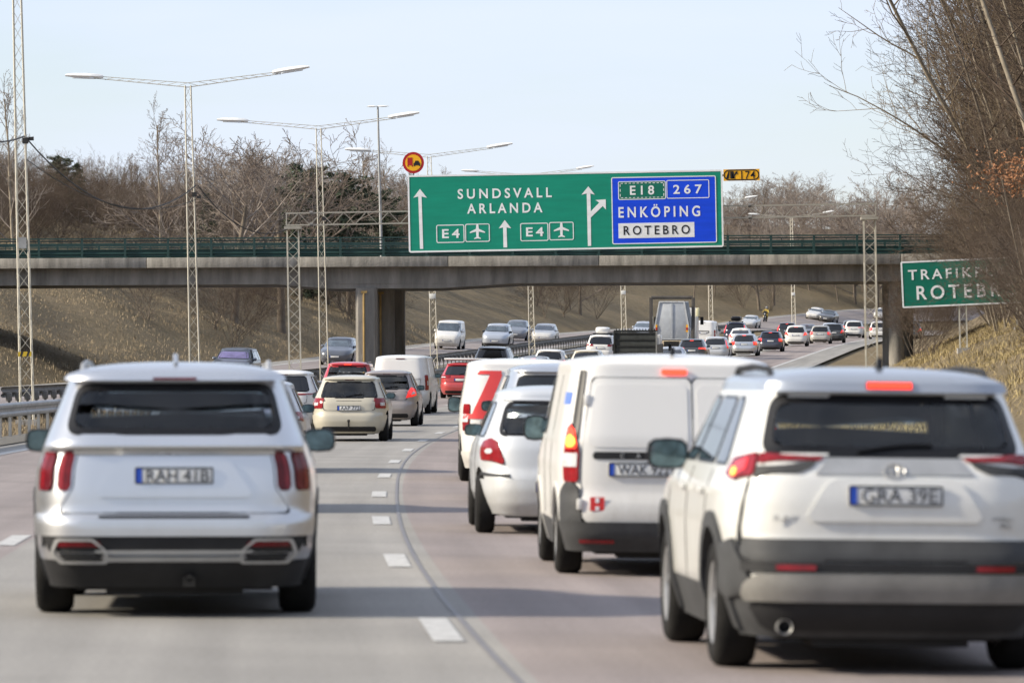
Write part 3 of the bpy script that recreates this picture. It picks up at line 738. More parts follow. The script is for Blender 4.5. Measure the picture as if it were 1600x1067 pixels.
for side, y in (('near', .22), ('far', BWID - .22)):
    rl = bpy.data.objects.new('railing', None); COL.objects.link(rl); rl.parent = br; rl.matrix_basis = Matrix.Translation((0, y, ztop))
    hh = zr_ - ztop
    sp = 2.0; p0 = None; n = int((x1 - x0) / sp)
    for i in range(n + 1):
        M = Matrix.Translation((x0 + sp * i, 0, 0))
        if p0 is None:
            p0 = MB().box((0, 0, hh / 2 - .05), (.11, .10, hh + .1)).box((0, -.03, .02), (.2, .2, .04)).build('post', M_RAILG, rl); p0.matrix_basis = M
        else: inst(p0, 'post', rl, M)
    MB().box(((x0 + x1) / 2, 0, hh), (x1 - x0, .10, .06)).build('top_rail', M_RAILG, rl)
    pr = [(a, zz - .46) for a, zz in PROF] + [(a - .012, zz - .46) for a, zz in PROF[::-1]]
    sgn_ = 1 if side == 'near' else -1
    for zz, sc in ((.06, 1.0), ):
        b = MB().prism([(sgn_ * (.08 + a), zz + c) for a, c in pr], x0, x1, ax='yz').build('lower_beam', M_RAILG, rl)
    for zz in (.47, .60, .78): MB().box(((x0 + x1) / 2, sgn_ * .06, zz), (x1 - x0, .03, .055)).build('rail', M_RAILG, rl)
    b0 = None
    for i in range(n * 2):
        M = Matrix.Translation((x0 + sp * (i + .5) / 2, sgn_ * .075, 0))
        if b0 is None: b0 = MB().box((0, 0, .66), (.035, .02, .24)).build('stub', M_RAILG, rl); b0.matrix_basis = M
        else: inst(b0, 'stub', rl, M)
tag(br, 'concrete road bridge with dark green steel railing crossing above the motorway', 'bridge')
# slender lamp post standing on the bridge
D = BD + BWID - .7; x = at(596, D)
lp = empty('lamp_post', (x, D, zrow(401, D) ), VERT)
hh = zrow(167, D) - zrow(401, D)
MB().tube((0, 0, -.1), (0, 0, hh), .075, .045, 10).build('pole', M_GALV, lp, smooth=True)
for sg in (-1, 1): lamp_head(lp, (0, 0, hh + .02), sg, 0, .5)
tag(lp, 'slender round lamp post standing on the bridge beside the round lorry sign', 'lamp post')
# ------------------------------------------------------------------ bare winter trees
def tubes(segs, n):
    """all segments (p0 p1 r0 r1) as n-sided open tubes in one go"""
    s = np.asarray(segs, float); p0 = s[:, 0:3]; p1 = s[:, 3:6]; r0 = s[:, 6:7]; r1 = s[:, 7:8]
    d = p1 - p0; d /= np.maximum(np.linalg.norm(d, axis=1, keepdims=True), 1e-6)
    h = np.where(np.abs(d[:, 2:3]) < .9, np.array([[0, 0, 1.0]]), np.array([[1.0, 0, 0]]))
    a = np.cross(d, h); a /= np.linalg.norm(a, axis=1, keepdims=True); b = np.cross(d, a)
    ring = []
    for p, r in ((p0, r0), (p1, r1)):
        for i in range(n):
            t = 2 * math.pi * i / n; ring.append(p + (a * math.cos(t) + b * math.sin(t)) * r)
    V = np.stack(ring, 1).reshape(-1, 3); base = (np.arange(len(s)) * 2 * n)[:, None]
    q = np.concatenate([base + np.array([[i, (i + 1) % n, n + (i + 1) % n, n + i]]) for i in range(n)])
    return V, q

def grow(seed, H=10.0, style='spread', twig=.006, dens=1.0):
    g = random.Random(seed); low = []; high = []
    def vec(a, el): return Vector((math.cos(a) * math.cos(el), math.sin(a) * math.cos(el), math.sin(el)))
    P = {'spread': dict(tr=.55, r=.16, lim=13, c0=.28, len=(.50, .74), el=(.25, 1.0), up=.05),
         'upright': dict(tr=.97, r=.10, lim=24, c0=.22, len=(.20, .36), el=(.45, 1.05), up=.10),
         'thicket': dict(tr=.9, r=.066, lim=15, c0=.10, len=(.20, .42), el=(.35, 1.05), up=.07),
         'shrub': dict(tr=.5, r=.05, lim=9, c0=.08, len=(.50, .9), el=(.5, 1.25), up=.04)}[style]
    nsub = {'thicket': (6, 4, 3), 'spread': (7, 6, 5), 'upright': (6, 5, 4), 'shrub': (6, 5, 4)}[style]
    def branch(p, d, ln, r, lev):
        ns = (7, 6, 5, 4, 3)[lev]; st = ln / ns; pts = [(p.copy(), d.copy(), r)]
        for k in range(ns):
            j = (.07, .16, .22, .28, .3)[lev]
            d = (d + Vector((g.uniform(-j, j), g.uniform(-j, j), g.uniform(-j, j) + P['up'] * (1 if lev else .3)))).normalized()
            r2 = max(twig * .7, r * (1 - .75 * (k + 1) / ns)) if lev else r * (1 - .62 * (k + 1) / ns)
            p2 = p + d * st; (low if lev == 0 else high).append((*p, *p2, pts[-1][2], r2)); p = p2; pts.append((p.copy(), d.copy(), r2))
        if lev >= 4: return
        if lev == 0: nc = P['lim']
        else: nc = max(1, int(nsub[min(lev, 3) - 1] * dens * (.7 + .6 * g.random()))) if lev < 4 else 0
        for c in range(nc):
            t = (P['c0'] + (1 - P['c0']) * (c + g.random()) / nc) if lev == 0 else .2 + .8 * (c + g.random()) / nc
            f = min(t, .999) * ns; i = int(f); q = pts[i][0].lerp(pts[i + 1][0], f - i); dr = pts[i][1]; rr = pts[i][2]
            if lev == 0:
                a = g.uniform(0, 6.283); el = P['el'][0] + (P['el'][1] - P['el'][0]) * (t * .7 + .3 * g.random())
                nd = vec(a, el); nl = H * g.uniform(*P['len']) * (1.15 - .65 * t); nr = max(twig * 2.5, rr * g.uniform(.38, .6))
            else:
                ax = dr.orthogonal().normalized(); ax.rotate(Matrix.Rotation(g.uniform(0, 6.283), 3, dr))
                nd = (dr * g.uniform(.65, 1.0) + ax * g.uniform(.5, .95)).normalized()
                nl = ln * g.uniform(.34, .58) * (1.1 - .4 * t); nr = max(twig, rr * .55)
            branch(q, nd, nl, nr, lev + 1)
    if style == 'shrub':
        for k in range(6):
            a = g.uniform(0, 6.283); branch(Vector((g.uniform(-.3, .3), g.uniform(-.3, .3), -.1)), vec(a, g.uniform(.8, 1.4)), H * P['tr'] * g.uniform(.8, 1.3), P['r'] * g.uniform(.6, 1), 0)
    elif style == 'thicket':
        for k in range(5):
            a = g.uniform(0, 6.283); branch(Vector((g.uniform(-.5, .5), g.uniform(-.5, .5), -.1)), vec(a, g.uniform(1.05, 1.5)), H * P['tr'] * g.uniform(.7, 1.1), P['r'] * g.uniform(.6, 1.1), 0)
    else:
        branch(Vector((0, 0, -.3)), Vector((g.uniform(-.08, .08), g.uniform(-.08, .08), 1)).normalized(), H * P['tr'], P['r'], 0)
    zz = np.quantile(np.array(high)[:, 5], .985)
    return np.array(low), np.array(high), float(zz)

M_BARK = pm('bark', (.115, .092, .070), .9, scale=3, col2=(.20, .17, .135), spec=.1)
M_BARKP = pm('bark_pale', (.16, .135, .10), .85, scale=3, col2=(.33, .285, .22), spec=.15)
M_TWIG = pm('twigs', (.060, .043, .033), .9, scale=.6, col2=(.14, .108, .082), spec=.1)
M_TWIGG = pm('twigs_grey', (.085, .066, .054), .9, scale=.6, col2=(.17, .14, .115), spec=.1)
M_TWIGL = pm('twigs_light', (.10, .075, .05), .9, scale=.6, col2=(.22, .175, .12), spec=.1)
M_TWF = pm('twigs_hazed', (.18, .148, .126), .9, scale=.6, col2=(.30, .26, .225), spec=.1); M_TWF2 = pm('twigs_hazed_brown', (.155, .123, .102), .9, scale=.6, col2=(.265, .22, .185), spec=.1)  # paler than the near twigs: distance haze put into the colour
PROTO = {}
def proto(key, seed, style, twig, bark, twm, dens=1.0):
    lo, hi, top = grow(seed, 10, style, twig, dens)
    V, q = tubes(lo, 7); t = mesh_np('trunk', V, q, bark, smooth=True); V, q = tubes(hi, 3); c = mesh_np('crown', V, q, twm, smooth=True)
    PROTO[key] = (t.data, c.data, top)
    for o in (t, c): bpy.data.objects.remove(o)
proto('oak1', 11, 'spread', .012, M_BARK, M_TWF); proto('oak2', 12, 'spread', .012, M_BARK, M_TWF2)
proto('oak3', 13, 'spread', .007, M_BARK, M_TWIG)
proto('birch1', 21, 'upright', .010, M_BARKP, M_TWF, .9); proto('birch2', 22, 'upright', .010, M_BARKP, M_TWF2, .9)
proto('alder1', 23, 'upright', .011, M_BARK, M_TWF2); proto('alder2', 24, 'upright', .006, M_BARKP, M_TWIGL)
proto('hazel1', 41, 'thicket', .0048, M_BARKP, M_TWIG); proto('hazel2', 42, 'thicket', .0048, M_BARKP, M_TWIGL); proto('hazel3', 43, 'thicket', .0055, M_BARK, M_TWIG)
proto('shrub1', 31, 'shrub', .007, M_BARK, M_TWIG); proto('shrub2', 32, 'shrub', .007, M_BARK, M_TWIGG)
NAMES = {'oak': 'bare_tree', 'bir': 'birch_tree', 'ald': 'alder_tree', 'shr': 'bare_shrub', 'haz': 'bare_tree'}
def tree(key, x, D, height, label, group, lean=(0, 0), z=None, wide=1.0):
    t, c, top = PROTO[key]; s = height / top
    g = stand(x, D) if z is None else z
    root = empty(NAMES[key[:3]], (x, D, g - .05), VERT @ Matrix.Rotation(lean[0], 4, 'Y') @ Matrix.Rotation(lean[1], 4, 'X') @ Matrix.Rotation(rnd.uniform(0, 6.28), 4, 'Z') @ Matrix.Diagonal((s * wide, s * wide, s, 1)))
    for nme, me in (('trunk', t), ('crown', c)): inst(me, nme, root, Matrix.Identity(4))
    tag(root, label, 'shrub' if key[:3] == 'shr' else 'tree', group)
    return root

# conifers
def conifer(seed, style):
    g = np.random.default_rng(seed); H = 10.0; segs = [(0, 0, -.3, 0, 0, H, .16, .02)]; leaves = []
    n = 75 if style == 'spruce' else 44
    for k in range(n):
        t = (.12 + .86 * k / n) if style == 'spruce' else (.42 + .56 * k / n)
        ln = (1 - t) * 2.6 + .25 if style == 'spruce' else (1.9 * math.sin(min(1, (t - .36) / .5) * 2.2) * g.uniform(.6, 1.1) + .2)
        a = g.uniform(0, 6.283); dz = -.25 if style == 'spruce' else .25
        p0 = np.array([0, 0, t * H]); dr = np.array([math.cos(a), math.sin(a), dz + g.uniform(-.1, .15)]); p1 = p0 + dr * ln
        segs.append((*p0, *p1, .035, .01))
        m = int(26 + 55 * ln)
        u = g.uniform(.22, 1.0, m)[:, None]; spread = .30 if style == 'spruce' else .42
        c = p0 + (p1 - p0) * u + g.normal(0, spread * .5, (m, 3)) * np.array([1, 1, .55])
        e = g.normal(0, 1, (m, 3)); e /= np.linalg.norm(e, axis=1, keepdims=True); f = np.cross(e, g.normal(0, 1, (m, 3))); f /= np.linalg.norm(f, axis=1, keepdims=True)
        sz = g.uniform(.10, .24, (m, 1))
        leaves.append(np.stack([c - e * sz, c + f * sz * .35, c + e * sz, c - f * sz * .35], 1))
    V, q = tubes(segs, 5); Lv = np.concatenate(leaves); k = len(Lv)
    t = mesh_np('trunk', V, q, M_BARK); c = mesh_np('crown', Lv.reshape(-1, 3), np.arange(k * 4).reshape(-1, 4), pm('needles', (.035, .048, .030), .8, scale=.8, col2=(.075, .09, .055), spec=.2))
    out = (t.data, c.data, H)
    for o in (t, c): bpy.data.objects.remove(o)
    return out
PROTO['spr1'] = conifer(5, 'spruce'); PROTO['pin1'] = conifer(6, 'pine'); NAMES['spr'] = 'spruce_tree'; NAMES['pin'] = 'pine_tree'

def topped(key, px, D, toprow, label, group, lean=(0, 0), wide=1.0):
    x = at(px, D); g = stand(x, D); return tree(key, x, D, max(2.0, zrow(toprow, D) - g), label, group, lean, wide=wide)
GW = 'bare trees on the hill behind the bridge'
# the wood behind the bridge, left of the sign
prof = [(-80, 225), (0, 252), (60, 265), (130, 275), (180, 265), (240, 272), (300, 280), (340, 252), (400, 248), (460, 262), (500, 285), (560, 292), (640, 285), (700, 300)]
for i in range(185):
    px = -90 + 790 * (i + rnd.random()) / 185
    D = solve_lat(px, -rnd.choice((47, 52, 58, 66, 76)) - rnd.uniform(0, 6))
    row = np.interp(px, [p[0] for p in prof], [p[1] for p in prof]) + rnd.uniform(-28, 40)
    key = rnd.choice(('oak1', 'oak2', 'birch1', 'birch2', 'alder1', 'alder1', 'alder1'))
    topped(key, px, D, row, {'oak': 'bare brown broad crowned tree in the wood behind the bridge', 'bir': 'slender bare pale stemmed tree in the wood behind the bridge', 'ald': 'narrow bare brown tree in the wood behind the bridge'}[key[:3]], GW)
for px, row, D, key, lab in ((24, 118, 300, 'birch1', 'tall pale bare birch behind the yellow marked lamp mast'), (252, 160, 345, 'birch2', 'tall thin bare birch rising highest above the wood left of the twin armed mast'), (366, 212, 330, 'oak1', 'big round crowned bare oak behind the bridge'), (440, 205, 335, 'oak2', 'wide bare oak touching the twin armed lamp mast behind the gantry'),
                      (572, 222, 400, 'birch1', 'tall faint bare birch beside the slender lamp post on the bridge'), (612, 232, 410, 'birch2', 'tall faint bare birch just left of the round lorry sign')):
    topped(key, px, D, row, lab, GW, wide=1.2 if key[:3] == 'oak' else 1.0)
for px, row, D, key in ((98, 245, 375, 'pin1'), (122, 252, 380, 'spr1'), (512, 285, 385, 'spr1'), (545, 272, 380, 'pin1'), (530, 300, 392, 'spr1'), (470, 262, 380, 'pin1'), (600, 300, 400, 'pin1'), (325, 300, 390, 'spr1')):
    topped(key, px, D, row, 'dark green ' + ('pine' if key[:3] == 'pin' else 'spruce') + ' among the bare trees behind the bridge', 'conifers in the wood behind the bridge', wide=1.15)
for i in range(100):
    px = -90 + 790 * (i + rnd.random()) / 100; D = solve_lat(px, -rnd.uniform(42, 56))
    tree(rnd.choice(('shrub1', 'shrub2', 'hazel3')), at(px, D), D, rnd.uniform(3.0, 5.5), 'bare bush in the undergrowth of the wood behind the bridge', 'undergrowth of the wood behind the bridge', wide=1.3)
# far trees right of the sign
for i in range(90):
    px = 1060 + 370 * (i + rnd.random()) / 90; D = rnd.uniform(700, 900)
    row = np.interp(px, [1060, 1140, 1200, 1250, 1310, 1340, 1390, 1440], [330, 300, 275, 275, 310, 318, 280, 275]) + rnd.uniform(-6, 32) + (rnd.uniform(10, 60) if i % 2 else 0)
    key = rnd.choice(('oak1', 'oak2', 'oak1', 'birch1', 'alder1'))
    topped(key, px, D, row, 'distant bare tree beyond the bridge, right of the big green sign', 'distant bare trees beyond the bridge', wide=1.25)
# trees and scrub on the left cutting seen under the bridge
for px, D, hh, key in ((480, 300, 5.5, 'shrub2'), (510, 305, 6, 'shrub1'), (545, 312, 6, 'shrub2'), (445, 320, 5, 'shrub1'), (725, 372, 6, 'shrub1'), (760, 378, 5.5, 'shrub2'), (785, 380, 5, 'shrub1'), (700, 385, 6, 'shrub2'), (735, 392, 6.5, 'alder1'),
                      (975, 520, 6, 'shrub1'), (1000, 535, 7, 'shrub2'), (1020, 540, 6, 'shrub1'), (990, 560, 8, 'alder1'), (1045, 560, 7, 'shrub2'), (1005, 555, 9, 'oak2'),
                      (1180, 640, 10, 'alder1'), (1195, 650, 9, 'oak2'), (1215, 660, 11, 'oak1'), (1236, 655, 9, 'alder1'), (1262, 672, 11, 'oak2'), (1285, 690, 10, 'oak1'), (1310, 705, 10, 'alder1'), (1335, 720, 11, 'oak2'), (1355, 735, 11, 'oak1'), (1160, 655, 8, 'shrub1'), (1275, 665, 7, 'shrub2'), (1300, 680, 7, 'shrub1')):
    side = 'by the median pier' if px < 600 else 'behind the white oncoming van' if px < 900 else 'behind the skip lorry' if px < 1100 else 'behind the motorcyclist and far traffic'
    x = at(px, D); l = x - float(cx(D))
    if l > -27: x = float(cx(D)) - 27 - rnd.uniform(0, 5)
    tree(key, x, D, hh, 'bare ' + ('bush' if key[:3] == 'shr' else 'tree') + ' on the grass cutting seen under the bridge ' + side, 'scrub on the cutting under the bridge')
# right hand bank: dense trees and bushes
GR = 'bare trees on the right hand bank'
def foot_row(px, D): return HZ - (stand(at(px, D), D) - CAMH) * F / D
def low_limit(px): return np.interp(px, [1400, 1480, 1540, 1600, 1660], [503, 496, 505, 548, 600])
for px, D, row, key, ln, lab in ((1680, 182, -260, 'hazel2', -.06, 'tall leaning bare tree with pale stems rising directly behind the place sign'), (1730, 152, -330, 'hazel1', -.08, 'tall bare tree whose pale stems lean over the end of the place sign'), (1640, 205, -100, 'alder2', -.10, 'tall straight stemmed bare tree leaning towards the road behind the place sign'), (1790, 155, -420, 'oak3', -.06, 'large bare tree with heavy limbs at the edge of the right hand wood')):
    topped(key, px, D, row, lab, GR, lean=(ln, 0))
for i in range(120):
    px = rnd.uniform(1450, 1800); D = rnd.uniform(165, 285)
    x = at(px, D); row = np.interp(px, [1450, 1490, 1540, 1600, 1700], [300, 235, 110, -60, -260]) + rnd.uniform(-30, 110)
    hw = .40 * (zrow(row, D) - stand(x, D)) * F / D          # half the crown's width in the picture
    if x - float(cx(D)) < 15.5 or (D < 200 and px < 1560) or foot_row(px, D) > low_limit(px) or px - hw < np.interp(row, [-100, 100, 300], [1425, 1405, 1365]): continue
    topped(rnd.choice(('hazel1', 'hazel2', 'hazel3', 'hazel3', 'alder2')), px, D, row, 'tall many stemmed bare tree in the tangled wood on the right hand bank', GR, lean=(rnd.uniform(-.10, .02), rnd.uniform(-.05, .05)))
for i in range(150):
    D = rnd.uniform(128, 262); px = rnd.uniform(1425, 1650)
    x = at(px, D); l = x - float(cx(D))
    if l < 13.5 or (D < 176 and px < 1625) or (D < 205 and px < 1510) or foot_row(px, D) > low_limit(px): continue
    tree(rnd.choice(('shrub1', 'shrub2', 'hazel3', 'hazel2')), x, D, rnd.uniform(2.5, 6.0), 'leafless brown bush on the right hand bank around the place sign', 'bushes on the right hand bank')
for px, D, hh in ((1432, 240, 4.2), (1446, 228, 4), (1458, 218, 3.8), (1606, 156, 3.6), (1622, 150, 3.8), (1640, 142, 3.2), (1600, 160, 3.2)):
    tree('shrub1' if D > 200 else 'shrub2', at(px, D), D, hh, 'leafless brown bush crowding the right bridge columns' if D > 200 else 'bare bush whose twigs cover the end of the green place sign', 'bushes on the right hand bank')
for i in range(26):
    D = rnd.uniform(60, 160); x = float(cx(D)) + rnd.uniform(24, 46)
    if 800 + x * F / D < 1780: continue
    tree(rnd.choice(('hazel1', 'hazel2', 'hazel3', 'alder2')), x, D, rnd.uniform(7, 12), 'bare tree on the right hand bank short of the place sign', 'trees along the near part of the right hand bank')
# withered leaves still hanging on one twig cluster
g_ = np.random.default_rng(9); k = 900
c = np.stack([at(1580, 150) + g_.normal(0, .55, k), 150 + g_.normal(0, .6, k), zrow(275, 150) + g_.normal(0, .32, k)], 1)
e = g_.normal(0, 1, (k, 3)); e /= np.linalg.norm(e, axis=1, keepdims=True); f = np.cross(e, g_.normal(0, 1, (k, 3))); f /= np.linalg.norm(f, axis=1, keepdims=True)
Lv = np.stack([c - e * .055, c + f * .03, c + e * .055, c - f * .03], 1)
tag(mesh_np('withered_leaves', Lv.reshape(-1, 3), np.arange(k * 4).reshape(-1, 4), pm('dead_leaf', (.20, .085, .035), .8, scale=2, col2=(.34, .16, .07))), 'reddish brown withered leaves hanging in the bare tree above the place sign', 'leaves', kind='stuff')
# ------------------------------------------------------------------ vehicles
M_TYRE = pm('tyre', (.013, .0125, .012), .9, var=.4, scale=6, bump=.2, bscale=60, spec=.2)
M_RIM = pm('alloy', (.42, .42, .42), .4, metal=.6, var=.2)
M_PLAS = pm('dark_plastic', (.018, .018, .019), .65, var=.3, scale=3, spec=.3)
M_PLASG = pm('grey_plastic', (.045, .046, .047), .65, var=.35, scale=3, spec=.3)
M_SILV = pm('silver_trim', (.40, .40, .39), .4, metal=.5, var=.15)
M_GLASSD = pm('privacy_glass', (.008, .009, .011), .06, var=.4, scale=2, spec=.5, coat=.25)
M_GLASSB = pm('reflecting_glass', (.055, .075, .09), .04, var=.4, spec=.9, coat=.7)
M_FRIT = pm('black_trim', (.008, .008, .009), .35, var=.2, spec=.3)
M_UNDER = pm('underbody', (.014, .013, .012), .9, var=.4)
M_RED = pm('lamp_red', (.21, .006, .010), .2, var=.3, scale=14, coat=.35, spec=.3)
M_REDD = pm('lamp_red_dark', (.105, .003, .006), .25, var=.35, scale=14, coat=.2, spec=.25)
M_BRK = pm('lamp_brake_lit', (.55, .02, .01), .2, emit=(1, .05, .02), estr=2.0)
M_BRK2 = pm('lamp_brake_centre', (.6, .1, .02), .2, emit=(1, .22, .03), estr=4.5)
M_TAIL = pm('lamp_tail_lit', (.5, .012, .012), .15, coat=1, emit=(1, .03, .02), estr=.5)
M_CLEAR = pm('lamp_clear', (.55, .56, .57), .08, var=.2, scale=18, coat=1)
M_AMB = pm('lamp_amber', (.55, .2, .01), .15, coat=1)
M_PLATE = pm('plate_face', (.62, .62, .60), .5, var=.12, scale=8)
M_PBLUE = pm('plate_blue', (.008, .06, .42), .5)
M_INK = pm('plate_ink', (.02, .02, .022), .6)
M_MIRR = pm('mirror_glass', (.10, .15, .16), .05, metal=.6, var=.6, scale=9)  # dark teal of the reflected landscape painted into the glass colour
M_SEAT = pm('seat_cloth', (.035, .035, .038), .9, var=.3)
G_CLEAR = glass_mat('clear_glass', (.86, .92, .90), .16); G_TINT = glass_mat('tinted_glass', (.62, .68, .66), .06)

def smooth_interp(pts):
    p = np.array(pts, float); z = np.arange(0, 3.4, .005); y = np.interp(z, p[:, 0], p[:, 1])
    k = np.hanning(15); k /= k.sum(); ys = np.convolve(np.pad(y, 7, mode='edge'), k, 'valid')
    return lambda q: np.interp(q, z, ys)

def fam(kind, H):
    """rear, front, width outlines for a body family scaled to its height"""
    if kind == 'suv':
        k = H / 1.68
        r = [(.2, .16), (.32, .05), (.48, .0), (.66, .01), (.73, .07), (.95, .075), (1.08, .10), (1.56, .42)]
        f = [(.2, .22), (.4, .03), (.7, 0), (.9, .08), (1.0, .32), (1.12, 1.05), (1.56, 1.72)]
        w = [(.2, .90), (.45, .985), (.8, 1.0), (.98, .985), (1.09, .945), (1.56, .755)]; zr = 1.57
    elif kind == 'hatch':
        k = H / 1.48
        r = [(.18, .14), (.30, .03), (.45, 0), (.58, .01), (.64, .06), (.86, .08), (.95, .12), (1.36, .44)]
        f = [(.18, .2), (.35, .03), (.55, 0), (.70, .07), (.84, .28), (.97, .98), (1.36, 1.72)]
        w = [(.18, .89), (.4, .975), (.7, 1.0), (.86, .98), (.96, .935), (1.36, .735)]; zr = 1.375
    elif kind == 'wagon':
        k = H / 1.47
        r = [(.18, .14), (.30, .03), (.45, 0), (.58, .01), (.64, .06), (.88, .08), (.96, .13), (1.35, .62)]
        f = [(.18, .2), (.35, .03), (.55, 0), (.70, .08), (.82, .30), (.95, 1.15), (1.35, 1.95)]
        w = [(.18, .89), (.4, .975), (.7, 1.0), (.86, .98), (.96, .93), (1.35, .735)]; zr = 1.365
    elif kind == 'sedan':
        k = H / 1.44
        r = [(.18, .14), (.30, .03), (.45, 0), (.58, .01), (.66, .05), (.90, .06), (.97, .12), (1.02, .50), (1.31, 1.20)]
        f = [(.18, .2), (.35, .03), (.55, 0), (.70, .08), (.80, .30), (.93, 1.15), (1.31, 1.95)]
        w = [(.18, .89), (.4, .975), (.7, 1.0), (.86, .98), (.96, .925), (1.31, .72)]; zr = 1.325
    else:  # van
        k = H / 1.85
        r = [(.2, .14), (.34, .03), (.5, 0), (.62, .01), (.69, .05), (1.15, .06), (1.72, .15)]
        f = [(.2, .2), (.4, .03), (.7, 0), (.92, .10), (1.02, .40), (1.14, .72), (1.72, 1.42)]
        w = [(.2, .91), (.45, .985), (.9, 1.0), (1.12, .985), (1.72, .875)]; zr = 1.74
    sc = lambda a: [(z * k, y) for z, y in a]
    return sc(r), sc(f), sc(w), zr * k

def rotc(pts, r, n=4):
    """round the corners of a polygon"""
    out = []; m = len(pts)
    for i in range(m):
        p = np.array(pts[i], float); a = np.array(pts[i - 1], float); b = np.array(pts[(i + 1) % m], float)
        va = a - p; vb = b - p; la = np.linalg.norm(va); lb = np.linalg.norm(vb)
        t = min(r, la * .45, lb * .45); q0 = p + va / la * t; q1 = p + vb / lb * t
        for k in range(n + 1):
            s = k / n; out.append((1 - s) ** 2 * q0 + 2 * s * (1 - s) * p + s * s * q1)
    return np.array(out)

def inpoly(P, poly):
    x, y = P[:, 0], P[:, 1]; c = np.zeros(len(P), bool); j = len(poly) - 1
    for i in range(len(poly)):
        xi, yi = poly[i]; xj, yj = poly[j]
        if yi != yj: c ^= ((yi > y) != (yj > y)) & (x < (xj - xi) * (y - yi) / (yj - yi) + xi)
        j = i
    return c

